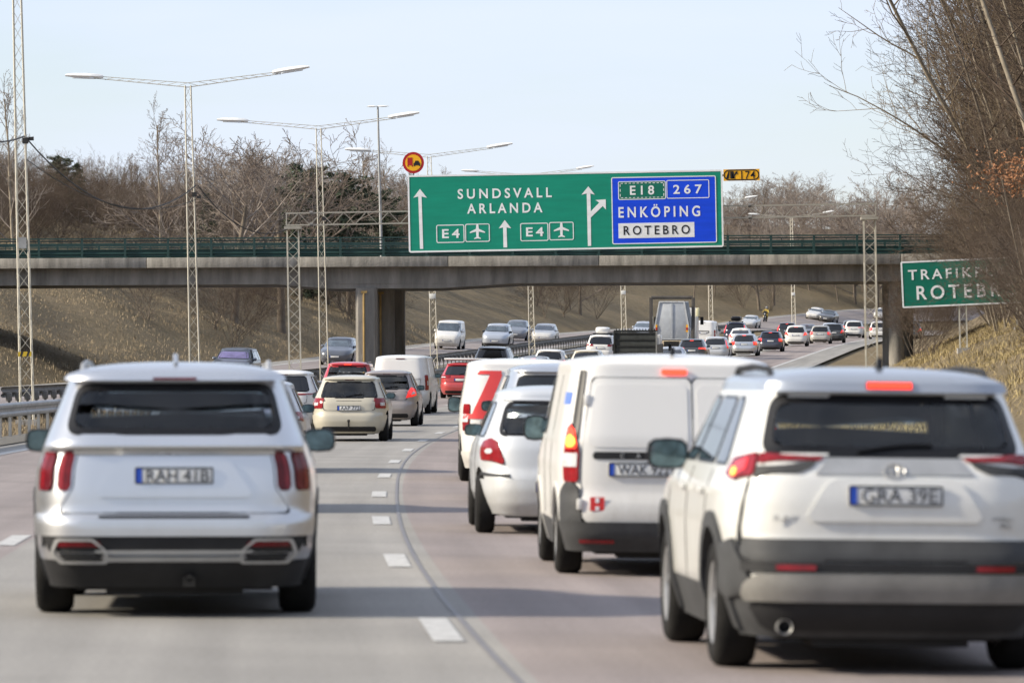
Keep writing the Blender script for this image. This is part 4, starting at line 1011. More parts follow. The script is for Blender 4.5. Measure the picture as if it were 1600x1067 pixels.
class Car:
    def __init__(s, kind, L, W, H, wheel=.33, base=None, roh=None, n=6.0, hi=False, arch=.07, prof=None, front=False, dome=2.3):
        s.kind, s.L, s.W, s.H, s.n, s.hi, s.R = kind, L, W, H, n, hi, wheel
        r, f, w, s.zr = prof or fam(kind, H)
        s.fr, s.ff, s.fw = smooth_interp(r), smooth_interp(f), smooth_interp(w)
        s.z0 = r[0][0]; s.dome = dome
        s.roh = roh or {'suv': .86, 'hatch': .70, 'wagon': .98, 'sedan': .98, 'van': .80}[kind]; s.wb = base or {'suv': 2.7, 'hatch': 2.58, 'wagon': 2.7, 'sedan': 2.75, 'van': 2.8}[kind]
        s.ar = wheel + arch
        s.cuts = []        # see-through openings: ('rear'|'front'|'side', polygon)
    def prm(s, z):
        z = np.asarray(z, float); zc = np.minimum(z, s.zr)
        u = np.clip((z - s.zr) / (s.H - s.zr), 0, 1); g = (1 - u ** s.dome) ** (1 / s.dome); gy = g ** .45
        hw = s.fw(zc) * s.W / 2 * g; y0 = s.fr(zc); y1 = s.L - s.ff(zc); ym = (y0 + y1) / 2
        return hw, ym + (y0 - ym) * gy, ym + (y1 - ym) * gy
    def outline(s, z, a):
        """a: angle, 0 = middle of the tail, +-pi = nose"""
        hw, y0, y1 = s.prm(z); n = s.n
        sa, ca = np.sin(a), np.cos(a); r = (np.abs(sa) ** n + np.abs(ca) ** n) ** (-1 / n)
        return hw * r * sa, (y0 + y1) / 2 - (y1 - y0) / 2 * r * ca
    def end_pt(s, qf, z, off, dr):
        """qf: sideways fraction of the half width (beyond .9 it runs on round the corner); dr=1 tail, -1 nose"""
        hw, y0, y1 = s.prm(z); lh = (y1 - y0) / 2; n = s.n
        a = np.linspace(0, math.pi * .62, 260); sa, ca = np.sin(a), np.cos(a); rr = (np.abs(sa) ** n + np.abs(ca) ** n) ** (-1 / n)
        X = hw * rr * sa; Y = lh - lh * rr * ca
        U = np.concatenate([[0], np.cumsum(np.hypot(np.diff(X), np.diff(Y)))])
        i9 = np.argmax(X >= .9 * hw - 1e-6); u9 = U[i9]
        q = np.abs(qf); u = np.where(q <= .9, np.interp(np.minimum(q, .9) * hw, X[:i9 + 1], U[:i9 + 1]), u9 + (q - .9) * hw)
        x = np.interp(u, U, X); y = np.interp(u, U, Y)
        x2 = np.interp(u + .01, U, X); y2 = np.interp(u + .01, U, Y); t = np.stack([x2 - x, y2 - y]); t /= np.maximum(np.hypot(*t), 1e-9)
        nx, ny = t[1], -t[0]
        x = x + nx * off; y = y + ny * off
        return np.sign(qf + 1e-12) * x, (y0 + y) if dr > 0 else (y1 - y)
    def side_x(s, y, z):
        hw, y0, y1 = s.prm(z); e = np.clip(np.abs((y - (y0 + y1) / 2) / ((y1 - y0) / 2)), 0, .9999)
        return hw * (1 - e ** s.n) ** (1 / s.n)
    # --- patches laid on the shell
    def patch(s, name, poly, mat, parent, off=.006, thick=.02, dr=1, rnd_=0.0, side=None, nr=None, nc=None, mirror=False):
        poly = np.array(poly, float)
        if rnd_: poly = rotc(poly, rnd_)
        z0, z1 = poly[:, 1].min(), poly[:, 1].max(); wd = poly[:, 0].max() - poly[:, 0].min()
        scale = 1 if side else s.W / 2
        nr = nr or int(np.clip((z1 - z0) / (.03 if s.hi else .07), 3, 26)); nc = nc or int(np.clip(wd * scale / (.05 if s.hi else .12), 3, 34))
        e = (z1 - z0) * 1e-3; zs = np.linspace(z0 + e, z1 - e, nr + 1); rows = []
        for z in zs:
            xs = []
            for i in range(len(poly)):
                a, b = poly[i - 1], poly[i]
                if (a[1] - z) * (b[1] - z) < 0: xs.append(a[0] + (b[0] - a[0]) * (z - a[1]) / (b[1] - a[1]))
            if len(xs) < 2: xs = [poly[:, 0].mean()] * 2
            rows.append((min(xs), max(xs)))
        V = []
        for layer in (off, off - thick):
            for z, (u0, u1) in zip(zs, rows):
                u = np.linspace(u0, u1, nc + 1)
                if side is None: x, y = s.end_pt(u, z, layer, dr)
                else: y = u; x = side * (s.side_x(u, z) + layer)
                V.append(np.stack([x, y, np.full_like(u, z)], 1))
        V = np.concatenate(V); m = nc + 1; N = m * (nr + 1); fs = []
        for i in range(nr):
            for k in range(nc): fs.append((i * m + k, i * m + k + 1, (i + 1) * m + k + 1, (i + 1) * m + k))
        rim = [k for k in range(m)] + [i * m + nc for i in range(1, nr + 1)] + [nr * m + k for k in range(nc - 1, -1, -1)] + [i * m for i in range(nr - 1, 0, -1)]
        for a, b in zip(rim, rim[1:] + rim[:1]): fs.append((b, a, N + a, N + b))
        if (side is None and dr < 0) or (side is not None and side > 0): pass
        o = mesh_np(name, V, fs, mat, parent, smooth=True, sharp=35)
        bm = bmesh.new(); bm.from_mesh(o.data); bmesh.ops.recalc_face_normals(bm, faces=bm.faces); bm.to_mesh(o.data); bm.free()
        if mirror:
            s.patch(name, [(-p[0], p[1]) for p in poly[::-1]], mat, parent, off, thick, dr, 0, None if side is None else -side, nr, nc)
        return o
    def border(s, name, poly, inner, mat, parent, off=.004, dr=1, rnd_=.05, side=None, thick=.02):
        """frame between an outline and a smaller one (inset metres)"""
        P = rotc(poly, rnd_, 5); c = (P.max(0) + P.min(0)) / 2; hx, hz = (P.max(0) - P.min(0)) / 2
        sc = s.W / 2 if side is None else 1
        Q = c + (P - c) * np.array([1 - inner / (hx * sc), 1 - inner / hz])
        # densify
        def dens(A, k=4): 
            B = np.roll(A, -1, 0); return np.concatenate([A[:, None] + (B - A)[:, None] * np.linspace(0, 1, k, endpoint=False)[None, :, None]], 0).reshape(-1, 2)
        P, Q = dens(P), dens(Q); m = len(P); V = []
        for A, lay in ((P, off), (Q, off), (P, off - thick), (Q, off - thick)):
            if side is None: x, y = zip(*[s.end_pt(np.array([p[0]]), p[1], lay, dr) for p in A]); x = np.array(x)[:, 0]; y = np.array(y)[:, 0]
            else: y = A[:, 0]; x = side * (s.side_x(A[:, 0], A[:, 1]) + lay)
            V.append(np.stack([x, y, A[:, 1]], 1))
        V = np.concatenate(V); fs = []
        for i in range(m):
            j = (i + 1) % m; fs += [(i, j, m + j, m + i), (2 * m + i, i, j, 2 * m + j)[::-1], (m + i, m + j, 3 * m + j, 3 * m + i)]
        o = mesh_np(name, V, fs, mat, parent, smooth=True, sharp=35)
        return o, Q
    def body(s, parent, mats, lowz=None, roofz=None, hi=None):
        hi = s.hi if hi is None else hi
        nz, na, nd = (46, 132, 9) if hi else (24, 60, 5)
        zs = np.concatenate([np.linspace(s.z0, s.zr, nz), s.zr + (s.H - s.zr) * np.sin(np.linspace(0, 1, nd + 1)[1:] * math.pi / 2)]); zs[-1] -= .0008
        a = np.linspace(-math.pi, math.pi, na, endpoint=False)
        V = np.stack([np.stack([*s.outline(z, a), np.full(na, z)], 1) for z in zs]); K = len(zs)
        V = V.reshape(-1, 3); i = (np.arange(K - 1)[:, None] * na + np.arange(na)[None, :]); j = (np.arange(K - 1)[:, None] * na + (np.arange(na)[None, :] + 1) % na)
        q = np.stack([i, j, j + na, i + na], -1).reshape(-1, 4)
        C = V[q].mean(1); keep = np.ones(len(q), bool); hw = s.prm(C[:, 2])[0]
        for yw in (s.roh, s.roh + s.wb):
            ins = (np.hypot(C[:, 1] - yw, C[:, 2] - s.R) < s.ar) & (np.abs(C[:, 0]) > .6 * hw)
            keep &= ~ins
        arch_del = ~keep
        for where, poly in s.cuts:
            if where == 'side': ins = inpoly(C[:, 1:], poly) & (np.abs(C[:, 0]) > .5 * hw)
            else:
                sel = (C[:, 1] < s.L / 2) if where == 'rear' else (C[:, 1] > s.L / 2)
                ins = inpoly(np.stack([C[:, 0] / np.maximum(hw, .01), C[:, 2]], 1), poly) & sel & (np.abs(C[:, 0]) < .93 * hw)
            keep &= ~ins
        # pull the ragged rim of each wheel opening onto a circle
        vd = np.zeros(len(V), bool); vd[q[arch_del].ravel()] = True; vk = np.zeros(len(V), bool); vk[q[keep].ravel()] = True
        for v in np.nonzero(vd & vk)[0]:
            x, y, z = V[v]; yw = s.roh if abs(y - s.roh) < abs(y - s.roh - s.wb) else s.roh + s.wb
            d = math.hypot(y - yw, z - s.R)
            if d < 1e-4 or z <= s.z0 + .002: 
                continue
            y2 = yw + (y - yw) / d * s.ar; z2 = max(s.z0, s.R + (z - s.R) / d * s.ar); V[v] = (math.copysign(float(s.side_x(y2, z2)), x), y2, z2)
        q = q[keep]; Cz = V[q].mean(1)[:, 2]; mi = np.zeros(len(q), int)
        if lowz is not None: mi[Cz < lowz] = 1
        if roofz is not None: mi[Cz > roofz] = 2
        cap = list(range((K - 1) * na, K * na))
        fs = [tuple(f) for f in q] + [tuple(cap)]; mi = np.append(mi, 2 if roofz is not None else 0)
        return mesh_np('body', V, fs, mats, parent, smooth=True, sharp=32, matidx=mi)

WHEELS = {}
def wheel_mesh(r, w):
    k = (round(r, 2), round(w, 2))
    if k not in WHEELS:
        h = w / 2; t = MB().lathe([(-h + .01, r * .64), (-h, r * .72), (-h + .005, r * .90), (-h + .03, r * .975), (-h * .45, r), (h * .45, r), (h - .03, r * .975), (h - .005, r * .90), (h, r * .72), (h - .01, r * .64)], 28, 'x').build('tyre', M_TYRE, smooth=True, sharp=50)
        m = MB().lathe([(-h + .02, r * .64), (h - .025, r * .66), (h - .01, r * .655), (h - .02, r * .60), (h - .07, r * .58), (h - .075, .02), (h - .03, .0)], 28, 'x')
        for i in range(5):
            a = 2 * math.pi * i / 5; m.add([(h - .02 - (.03 if q > .3 else 0), math.cos(a + b) * r * q, math.sin(a + b) * r * q) for q, b in ((.1, .9), (.62, .16), (.62, -.16), (.1, -.9))] + [(h - .07, math.cos(a + b) * r * q, math.sin(a + b) * r * q) for q, b in ((.1, .9), (.62, .16), (.62, -.16), (.1, -.9))],
                                           [(0, 1, 2, 3), (0, 4, 5, 1), (1, 5, 6, 2), (2, 6, 7, 3)])
        rm = m.build('rim', M_RIM, smooth=True, sharp=40)
        WHEELS[k] = (t.data, rm.data)
        for o in (t, rm): bpy.data.objects.remove(o)
    return WHEELS[k]
def wheels(car, root, w=.23):
    t, rm = wheel_mesh(car.R, w); hw = car.W / 2 - w / 2 - .01
    for y in (car.roh, car.roh + car.wb):
        for sd in (-1, 1):
            e = bpy.data.objects.new('wheel', None); COL.objects.link(e); e.parent = root
            e.matrix_basis = Matrix.Translation((sd * hw, y, car.R - .004)) @ Matrix.Rotation(0 if sd > 0 else math.pi, 4, 'Z')
            inst(t, 'tyre', e, Matrix.Identity(4)); inst(rm, 'rim', e, Matrix.Identity(4))
def underbody(car, root):
    w = car.W - .62; z0 = car.z0 - .02
    b = MB().box((0, car.L / 2, z0 + .26), (w, car.L - .5, .52)).box((0, car.L / 2 + .02, z0 + .06), (car.W * .82, car.wb - 2 * car.ar - .1 + 2 * (car.L / 2 - car.L / 2), .12))
    b.tube((-.6, car.roh, car.R), (.6, car.roh, car.R), .05, n=8).box((0, .45, z0 + .02), (w * .7, .5, .1))
    b.build('underbody', M_UNDER, root)
def mirror(car, root, z, y, mat, size=(.22, .15), out=.10):
    for sd in (-1, 1):
        x = float(car.side_x(y, z)); w_, h_ = size
        c = Vector((sd * (x + out + w_ / 2 - .12), y, z + .02))
        vs = []; n = 12
        for yy, k in ((-.055, 1.0), (-.04, 1.03), (.03, .92), (.085, .62), (.11, .25)):
            for i in range(n):
                a = 2 * math.pi * i / n; ca, sa = math.cos(a), math.sin(a)
                vs.append((c.x + w_ / 2 * k * math.copysign(abs(ca) ** .6, ca), c.y + yy, c.z + h_ / 2 * k * math.copysign(abs(sa) ** .6, sa)))
        fs = [(r * n + i, r * n + (i + 1) % n, (r + 1) * n + (i + 1) % n, (r + 1) * n + i) for r in range(4) for i in range(n)] + [tuple(range(n)), tuple(range(4 * n, 5 * n))]
        o = MB().add(vs, fs).tube((sd * (x - .05), y + .06, z - .05), (c.x, c.y + .03, c.z - .03), .035, .03).build('door_mirror', mat, root, smooth=True)
        g = [(c.x + w_ / 2 * .88 * math.copysign(abs(math.cos(t)) ** .6, math.cos(t)), c.y - .06, c.z + h_ / 2 * .85 * math.copysign(abs(math.sin(t)) ** .6, math.sin(t))) for t in np.linspace(0, 2 * math.pi, 14, endpoint=False)]
        MB().add(g, [tuple(range(14))]).build('mirror_glass', M_MIRR, o, recalc=False)
def plate(car, root, z, txt, dr=1, w=.52, h=.11, x=0, yoff=0, tilt=.08):
    xx, yy = car.end_pt(np.array([abs(x) / (car.W / 2)]), z, .018, dr); y = float(yy[0]) + yoff
    o = MB().box((0, 0, 0), (w, .012, h)).build('number_plate', M_PLATE, root, bevel=.004)
    o.matrix_basis = Matrix.Translation((x, y, z)) @ Matrix.Rotation(math.pi if dr < 0 else 0, 4, 'Z') @ Matrix.Rotation(-tilt, 4, 'X')
    MB().box((-w / 2 + .025, -.0075, 0), (.042, .004, h * .92)).build('blue_band', M_PBLUE, o)
    ringmesh(MB(), rrect(-w / 2, -h / 2, w / 2, h / 2, .01), rrect(-w / 2 + .008, -h / 2 + .008, w / 2 - .008, h / 2 - .008, .006), -.012, -.004).build('plate_frame', M_FRIT, o)
    if txt: text('characters', txt, h * .70, M_INK, o, (.022, -.0075, 0), width=w * .80, weight=.0, depth=.002)
    return o
def slab(name, pts, mat, parent, bevel=0): return MB().box(*pts).build(name, mat, parent, bevel=bevel)
def roof_rails(car, root, mat, y0, y1, f=.80):
    for sd in (-1, 1):
        z = car.zr + (car.H - car.zr) * .55; x = sd * float(car.prm(z)[0]) * .98
        pts = [(x, y0, z - .02), (x, y0 + .16, z + .03), (x, (y0 + y1) / 2, z + .045), (x, y1 - .16, z + .03), (x, y1, z - .03)]
        MB().path(pts, .02, 6).build('roof_rail', mat, root, smooth=True)
def fin(car, root, mat, y):
    z = car.H - .01; MB().prism([(y, z), (y + .02, z + .065), (y + .16, z)], -.016, .016, ax='yz').build('antenna_fin', mat, root, bevel=.004)
def interior(car, root, belt):
    y0 = car.roh
    for y, n in ((y0 + .10, 3), (y0 + 1.02, 2)):
        for i in range(n):
            x = (i - (n - 1) / 2) * (.46 if n == 3 else .74)
            b = MB().box((x, y, belt - .26), (.44, .16, .55), Matrix.Rotation(.2, 3, 'X')).box((x, y - .06, belt + .10), (.26, .10, .16)).box((x, y + .32, belt - .45), (.46, .5, .16))
            b.build('seat', M_SEAT, root, bevel=.03)
    yf = y0 + 1.9
    MB().box((0, yf, belt - .14), (car.W * .82, .45, .18)).build('dashboard', M_SEAT, root, bevel=.03)
    MB().box((0, y0 + .9, car.z0 + .3), (car.W * .8, 2.6, .1)).build('cabin_floor', M_SEAT, root)
    ring = [( -.37 + .18 * math.cos(t), yf - .30, belt - .02 + .18 * math.sin(t)) for t in np.linspace(0, 2 * math.pi, 15)]
    MB().path([Vector(p) for p in ring], .016, 5).build('steering_wheel', M_FRIT, root)
def window(car, root, name, poly, where, glass, see, rr=.06, side=None, fr=.035):
    dr = 1 if where == 'rear' else -1
    if see:
        o, Q = car.border(name, poly, fr, M_FRIT, root, .005, dr, rr, side, thick=.03)
        car.patch('pane', Q, glass, o, .001, .004, dr, 0, side)
        car.cuts.append((where, (rotc(poly, rr) - np.mean(poly, 0)) * .965 + np.mean(poly, 0)))
    else:
        o = car.patch(name, poly, M_FRIT, root, .004, .02, dr, rr, side)
        P = np.array(poly); c = (P.max(0) + P.min(0)) / 2; h_ = (P.max(0) - P.min(0)) / 2; sc = car.W / 2 if side is None else 1
        car.patch('pane', c + (P - c) * np.array([1 - fr * .7 / (h_[0] * sc), 1 - fr * .7 / h_[1]]), glass, o, .008, .01, dr, rr, side)
    return o
def side_windows(car, root, belt, top, spans, glass, see, rr=.05):
    """spans: list of (y_bottom_rear, y_bottom_front, y_top_rear, y_top_front)"""
    for sd in (-1, 1):
        for a, b, c, d in spans:
            window(car, root, 'side_window', [(a, belt), (b, belt), (d, top), (c, top)], 'side', glass, see, rr, side=sd, fr=.025)
def arch_trim(car, root, mat, w=.055, off=.012):
    for yw in (car.roh, car.roh + car.wb):
        for sd in (-1, 1):
            t = np.linspace(-.28, math.pi + .28, 26); V = []
            for r_, o_ in ((car.ar - .012, off), (car.ar + w, off), (car.ar + w, -.02), (car.ar - .012, -.06)):
                y = yw + np.cos(t) * r_; z = np.maximum(car.z0 + .01, car.R + np.sin(t) * r_)
                V.append(np.stack([sd * (car.side_x(y, z) + o_), y, z], 1))
            V = np.concatenate(V); m = len(t); fs = [(k * m + i, k * m + i + 1, (k + 1) % 4 * m + i + 1, (k + 1) % 4 * m + i) for k in range(4) for i in range(m - 1)]
            mesh_np('wheel_arch', V, fs, mat, root, smooth=True, sharp=40)
def seams(car, root, polylines, side=True, wdt=.008, ends=False):
    for pl_ in polylines:
        P = []
        for (a0, b0), (a1, b1) in zip(pl_[:-1], pl_[1:]):
            for t in np.linspace(0, 1, 9): P.append((a0 + (a1 - a0) * t, b0 + (b1 - b0) * t))
        for sd in (-1, 1):
            pts = [Vector((sd * (float(car.side_x(a, b)) + .001), a, b)) for a, b in P]
            MB().path([p for k, p in enumerate(pts) if k == 0 or (p - pts[k - 1]).length > 1e-4], wdt / 2, 4).build('panel_gap', M_FRIT, root)
def wiper(car, root, z, x0=.0, x1=.42, dz=.06):
    xs = np.linspace(x0, x1, 6) / (car.W / 2); pts = []
    for i, q in enumerate(xs):
        zz = z + dz * math.sin(i / 5 * math.pi * .6); x, y = car.end_pt(np.array([q]), zz, .022, 1); pts.append(Vector((float(x[0]), float(y[0]), zz)))
    MB().path(pts, .011, 5).build('rear_wiper', M_FRIT, root)

def place(root, D, x, heading=1, dyaw=0, l=None):
    """heading 1: travels away from us, -1: comes towards us"""
    lt = x - float(cx(D)); z = float(road_z(D, lt)); sl_ = float(cs(D)); d = 1.2
    yaw = -math.atan(sl_) + dyaw
    pit = math.atan((float(road_z(D + 3, lt)) - z) / 3)
    cross = math.atan((float(road_z(D, lt + .7)) - float(road_z(D, lt - .7))) / 1.4)
    M = Matrix.Translation((x, D, z)) @ Matrix.Rotation(yaw, 4, 'Z') @ Matrix.Rotation(pit, 4, 'X') @ Matrix.Rotation(-cross, 4, 'Y')
    if heading < 0: M = M @ Matrix.Rotation(math.pi, 4, 'Z')
    root.matrix_basis = M
def shift_root(root, car, front=False):
    """car coordinates start at the tail; move so that the near axle is the origin"""
    dy = -(car.roh + (car.wb if front else 0))
    root.matrix_basis = root.matrix_basis @ Matrix.Translation((0, dy, 0))

def put(r, c, px, D, heading=1, dyaw=0):
    """stand the near axle D metres ahead so that the middle of the near end shows at column px"""
    oh = c.roh if heading > 0 else c.L - c.roh - c.wb
    x = (px - 800) * (D - oh) / F + float(cs(D)) * oh - dyaw * oh
    place(r, D, x, heading, dyaw); shift_root(r, c, heading < 0)
def Dof(px, row, lo=25, hi=800):
    D = np.arange(lo, hi, .25); x = (px - 800) * D / F; y = HZ + F * (CAMH - road_z(D, x - cx(D))) / D
    return float(D[np.argmin(np.abs(y - row))])
def begin(name, label, cat='car', group=None):
    r = empty(name); tag(r, label, cat, group); return r
SP = {'suv': lambda L: [(.62, 1.30, .80, 1.32), (1.36, 2.30, 1.38, 2.14), (2.36, 3.42, 2.20, 2.78)],
      'hatch': lambda L: [(.55, 1.0, .72, 1.02), (1.06, 1.92, 1.08, 1.82), (1.98, 3.05, 1.88, 2.34)],
      'wagon': lambda L: [(.62, 1.34, .95, 1.36), (1.40, 2.36, 1.42, 2.22), (2.42, 3.42, 2.28, 2.72)],
      'sedan': lambda L: [(1.10, 1.42, 1.36, 1.46), (1.48, 2.36, 1.52, 2.24), (2.42, 3.42, 2.30, 2.74)],
      'van': lambda L: [(2.55, 3.55, 2.55, 3.12)]}

# ---------------------------------------------------------------- silver SUV with paired upright lamps
P_SILV = paint('silver', (.62, .63, .64), metal=.85, rough=.30, dirt=.22)
G_DARK = glass_mat('dark_glass', (.24, .27, .27), .04)
def silver_suv():
    f_ = fam('suv', 1.70)
    c = Car('suv', 4.81, 1.92, 1.70, wheel=.365, base=2.81, roh=1.02, n=7.5, hi=True, prof=([(.2, .16), (.32, .06), (.42, .02), (.54, 0), (.655, 0), (.70, .055), (.85, .07), (1.05, .105), (1.10, .12), (1.125, .07), (1.17, .085), (1.22, .13), (1.589, .40)], f_[1], f_[2], f_[3]))
    r = begin('silver_suv', 'silver SUV with paired upright red lamps and number plate RAH 41B')
    glass = G_TINT
    window(c, r, 'rear_window', [(-.84, 1.215), (.84, 1.215), (.88, 1.555), (-.88, 1.555)], 'rear', G_DARK, True, .10, fr=.045)
    window(c, r, 'windscreen', [(-.86, 1.14), (.86, 1.14), (.84, 1.52), (-.84, 1.52)], 'front', G_CLEAR, True, .08)
    side_windows(c, r, 1.16, 1.52, SP['suv'](0), M_GLASSD, False)
    c.body(r, [P_SILV, M_PLAS, P_SILV], lowz=.37)
    interior(c, r, 1.10); underbody(c, r); wheels(c, r, .255); arch_trim(c, r, M_PLAS, .05)
    c.patch('spoiler', [(-.97, 1.575), (.97, 1.575), (.9, 1.64), (-.9, 1.64)], P_SILV, r, .075, .10, rnd_=.02)
    c.patch('high_brake_lamp', [(-.2, 1.58), (.2, 1.58), (.2, 1.595), (-.2, 1.595)], M_REDD, r, .082, .02)
    tg = c.patch('tailgate', [(-.80, .70), (.80, .70), (.735, .86), (.735, 1.145), (-.735, 1.145), (-.735, .86)], P_SILV, r, .012, .03, rnd_=.04)
    c.border('panel_gap', [(-.81, .695), (.81, .695), (.70, .86), (.70, 1.13), (-.70, 1.13), (-.70, .86)], .008, M_FRIT, r, .0135, rnd_=.04)
    c.patch('lip', [(-.98, 1.125), (.98, 1.125), (.96, 1.165), (-.96, 1.165)], P_SILV, r, .030, .05, rnd_=.015)
    c.patch('garnish', [(-.72, 1.075), (.72, 1.075), (.74, 1.122), (-.74, 1.122)], M_SILV, r, .014, .02)
    for sd in (-1, 1):
        for a, b in ((.845, .985), (.715, .805)):
            o = c.patch('tail_lamp', sorted([(sd * a, .845), (sd * b, .845)]) + sorted([(sd * b, 1.10), (sd * a, 1.10)], reverse=True), M_REDD, r, .018, .03, rnd_=.02)
            c.patch('light_guide', sorted([(sd * (a + .05), .86), (sd * (a + .075), .86)]) + sorted([(sd * (a + .075), 1.085), (sd * (a + .05), 1.085)], reverse=True), M_RED, o, .021, .01)
        c.patch('side_vent', sorted([(sd * .93, .47), (sd * .955, .47)]) + sorted([(sd * .945, .69), (sd * .92, .66)], reverse=True), M_PLAS, r, .012, .02)
        c.patch('reflector', sorted([(sd * .50, .475), (sd * .80, .475)]) + sorted([(sd * .78, .512), (sd * .52, .512)], reverse=True), M_REDD, r, .040, .02)
        fr_ = [(sd * a, b) for a, b in ((.46, .44), (.48, .36), (.80, .36), (.84, .43), (.80, .53), (.56, .53))]
        c.border('bumper_trim', fr_ if sd > 0 else fr_[::-1], .018, M_SILV, r, .045, rnd_=.02)
        c.patch('tailpipe_trim', sorted([(sd * .52, .39), (sd * .78, .39)]) + sorted([(sd * .80, .425), (sd * .50, .425)], reverse=True), M_PLAS, r, .03, .02)
    c.patch('bumper', [(-1.04, .545), (1.04, .545), (1.05, .69), (-1.05, .69)], P_SILV, r, .035, .06, rnd_=.03)
    c.patch('bumper_insert', [(-.86, .44), (.86, .44), (.90, .545), (-.90, .545)], M_PLAS, r, .025, .04)
    c.patch('skid_bar', [(-.50, .375), (.50, .375), (.50, .405), (-.50, .405)], M_SILV, r, .04, .03)
    c.patch('skid_bar', [(-.55, .435), (.55, .435), (.55, .452), (-.55, .452)], M_SILV, r, .04, .03)
    c.patch('lower_bumper', [(-.98, .20), (.98, .20), (1.0, .37), (-1.0, .37)], M_PLAS, r, .012, .04, rnd_=.03)
    c.patch('panel_gap', [(-.52, .668), (.52, .668), (.52, .682), (-.52, .682)], M_FRIT, r, .04, .02)
    # recess around the plate: slanted flanks
    c.patch('plate_panel', [(-.56, .80), (.56, .80), (.38, 1.065), (-.38, 1.065)], P_SILV, r, .032, .04, rnd_=.05)
    plate(c, r, .945, 'RAH 41B', yoff=-.02)
    x, y = c.end_pt(np.array([0.]), 1.098, .016, 1)
    text('badge', 'KIA', .035, M_CLEAR, r, (0, float(y[0]), 1.098), width=.2, spacing=1.0)
    x, y = c.end_pt(np.array([.0]), .74, .014, 1)
    text('badge', 'SORENTO', .022, M_SILV, r, (-.55, float(y[0]) + .03, .745), width=.2, spacing=1.3)
    mirror(c, r, 1.12, 3.0, M_FRIT, (.23, .165), .10)
    roof_rails(c, r, M_SILV, .75, 2.6); fin(c, r, P_SILV, .62)
    MB().tube((.1, .12, .26), (.1, .0, .26), .03).box((.1, .1, .24), (.08, .2, .06)).build('tow_hitch', M_UNDER, r)
    seams(c, r, [[(1.33, .45), (1.33, 1.1)], [(2.35, .35), (2.35, 1.1)], [(3.4, .35), (3.42, 1.1)]])
    return r, c
r, c = silver_suv(); put(r, c, 272, 36.0)

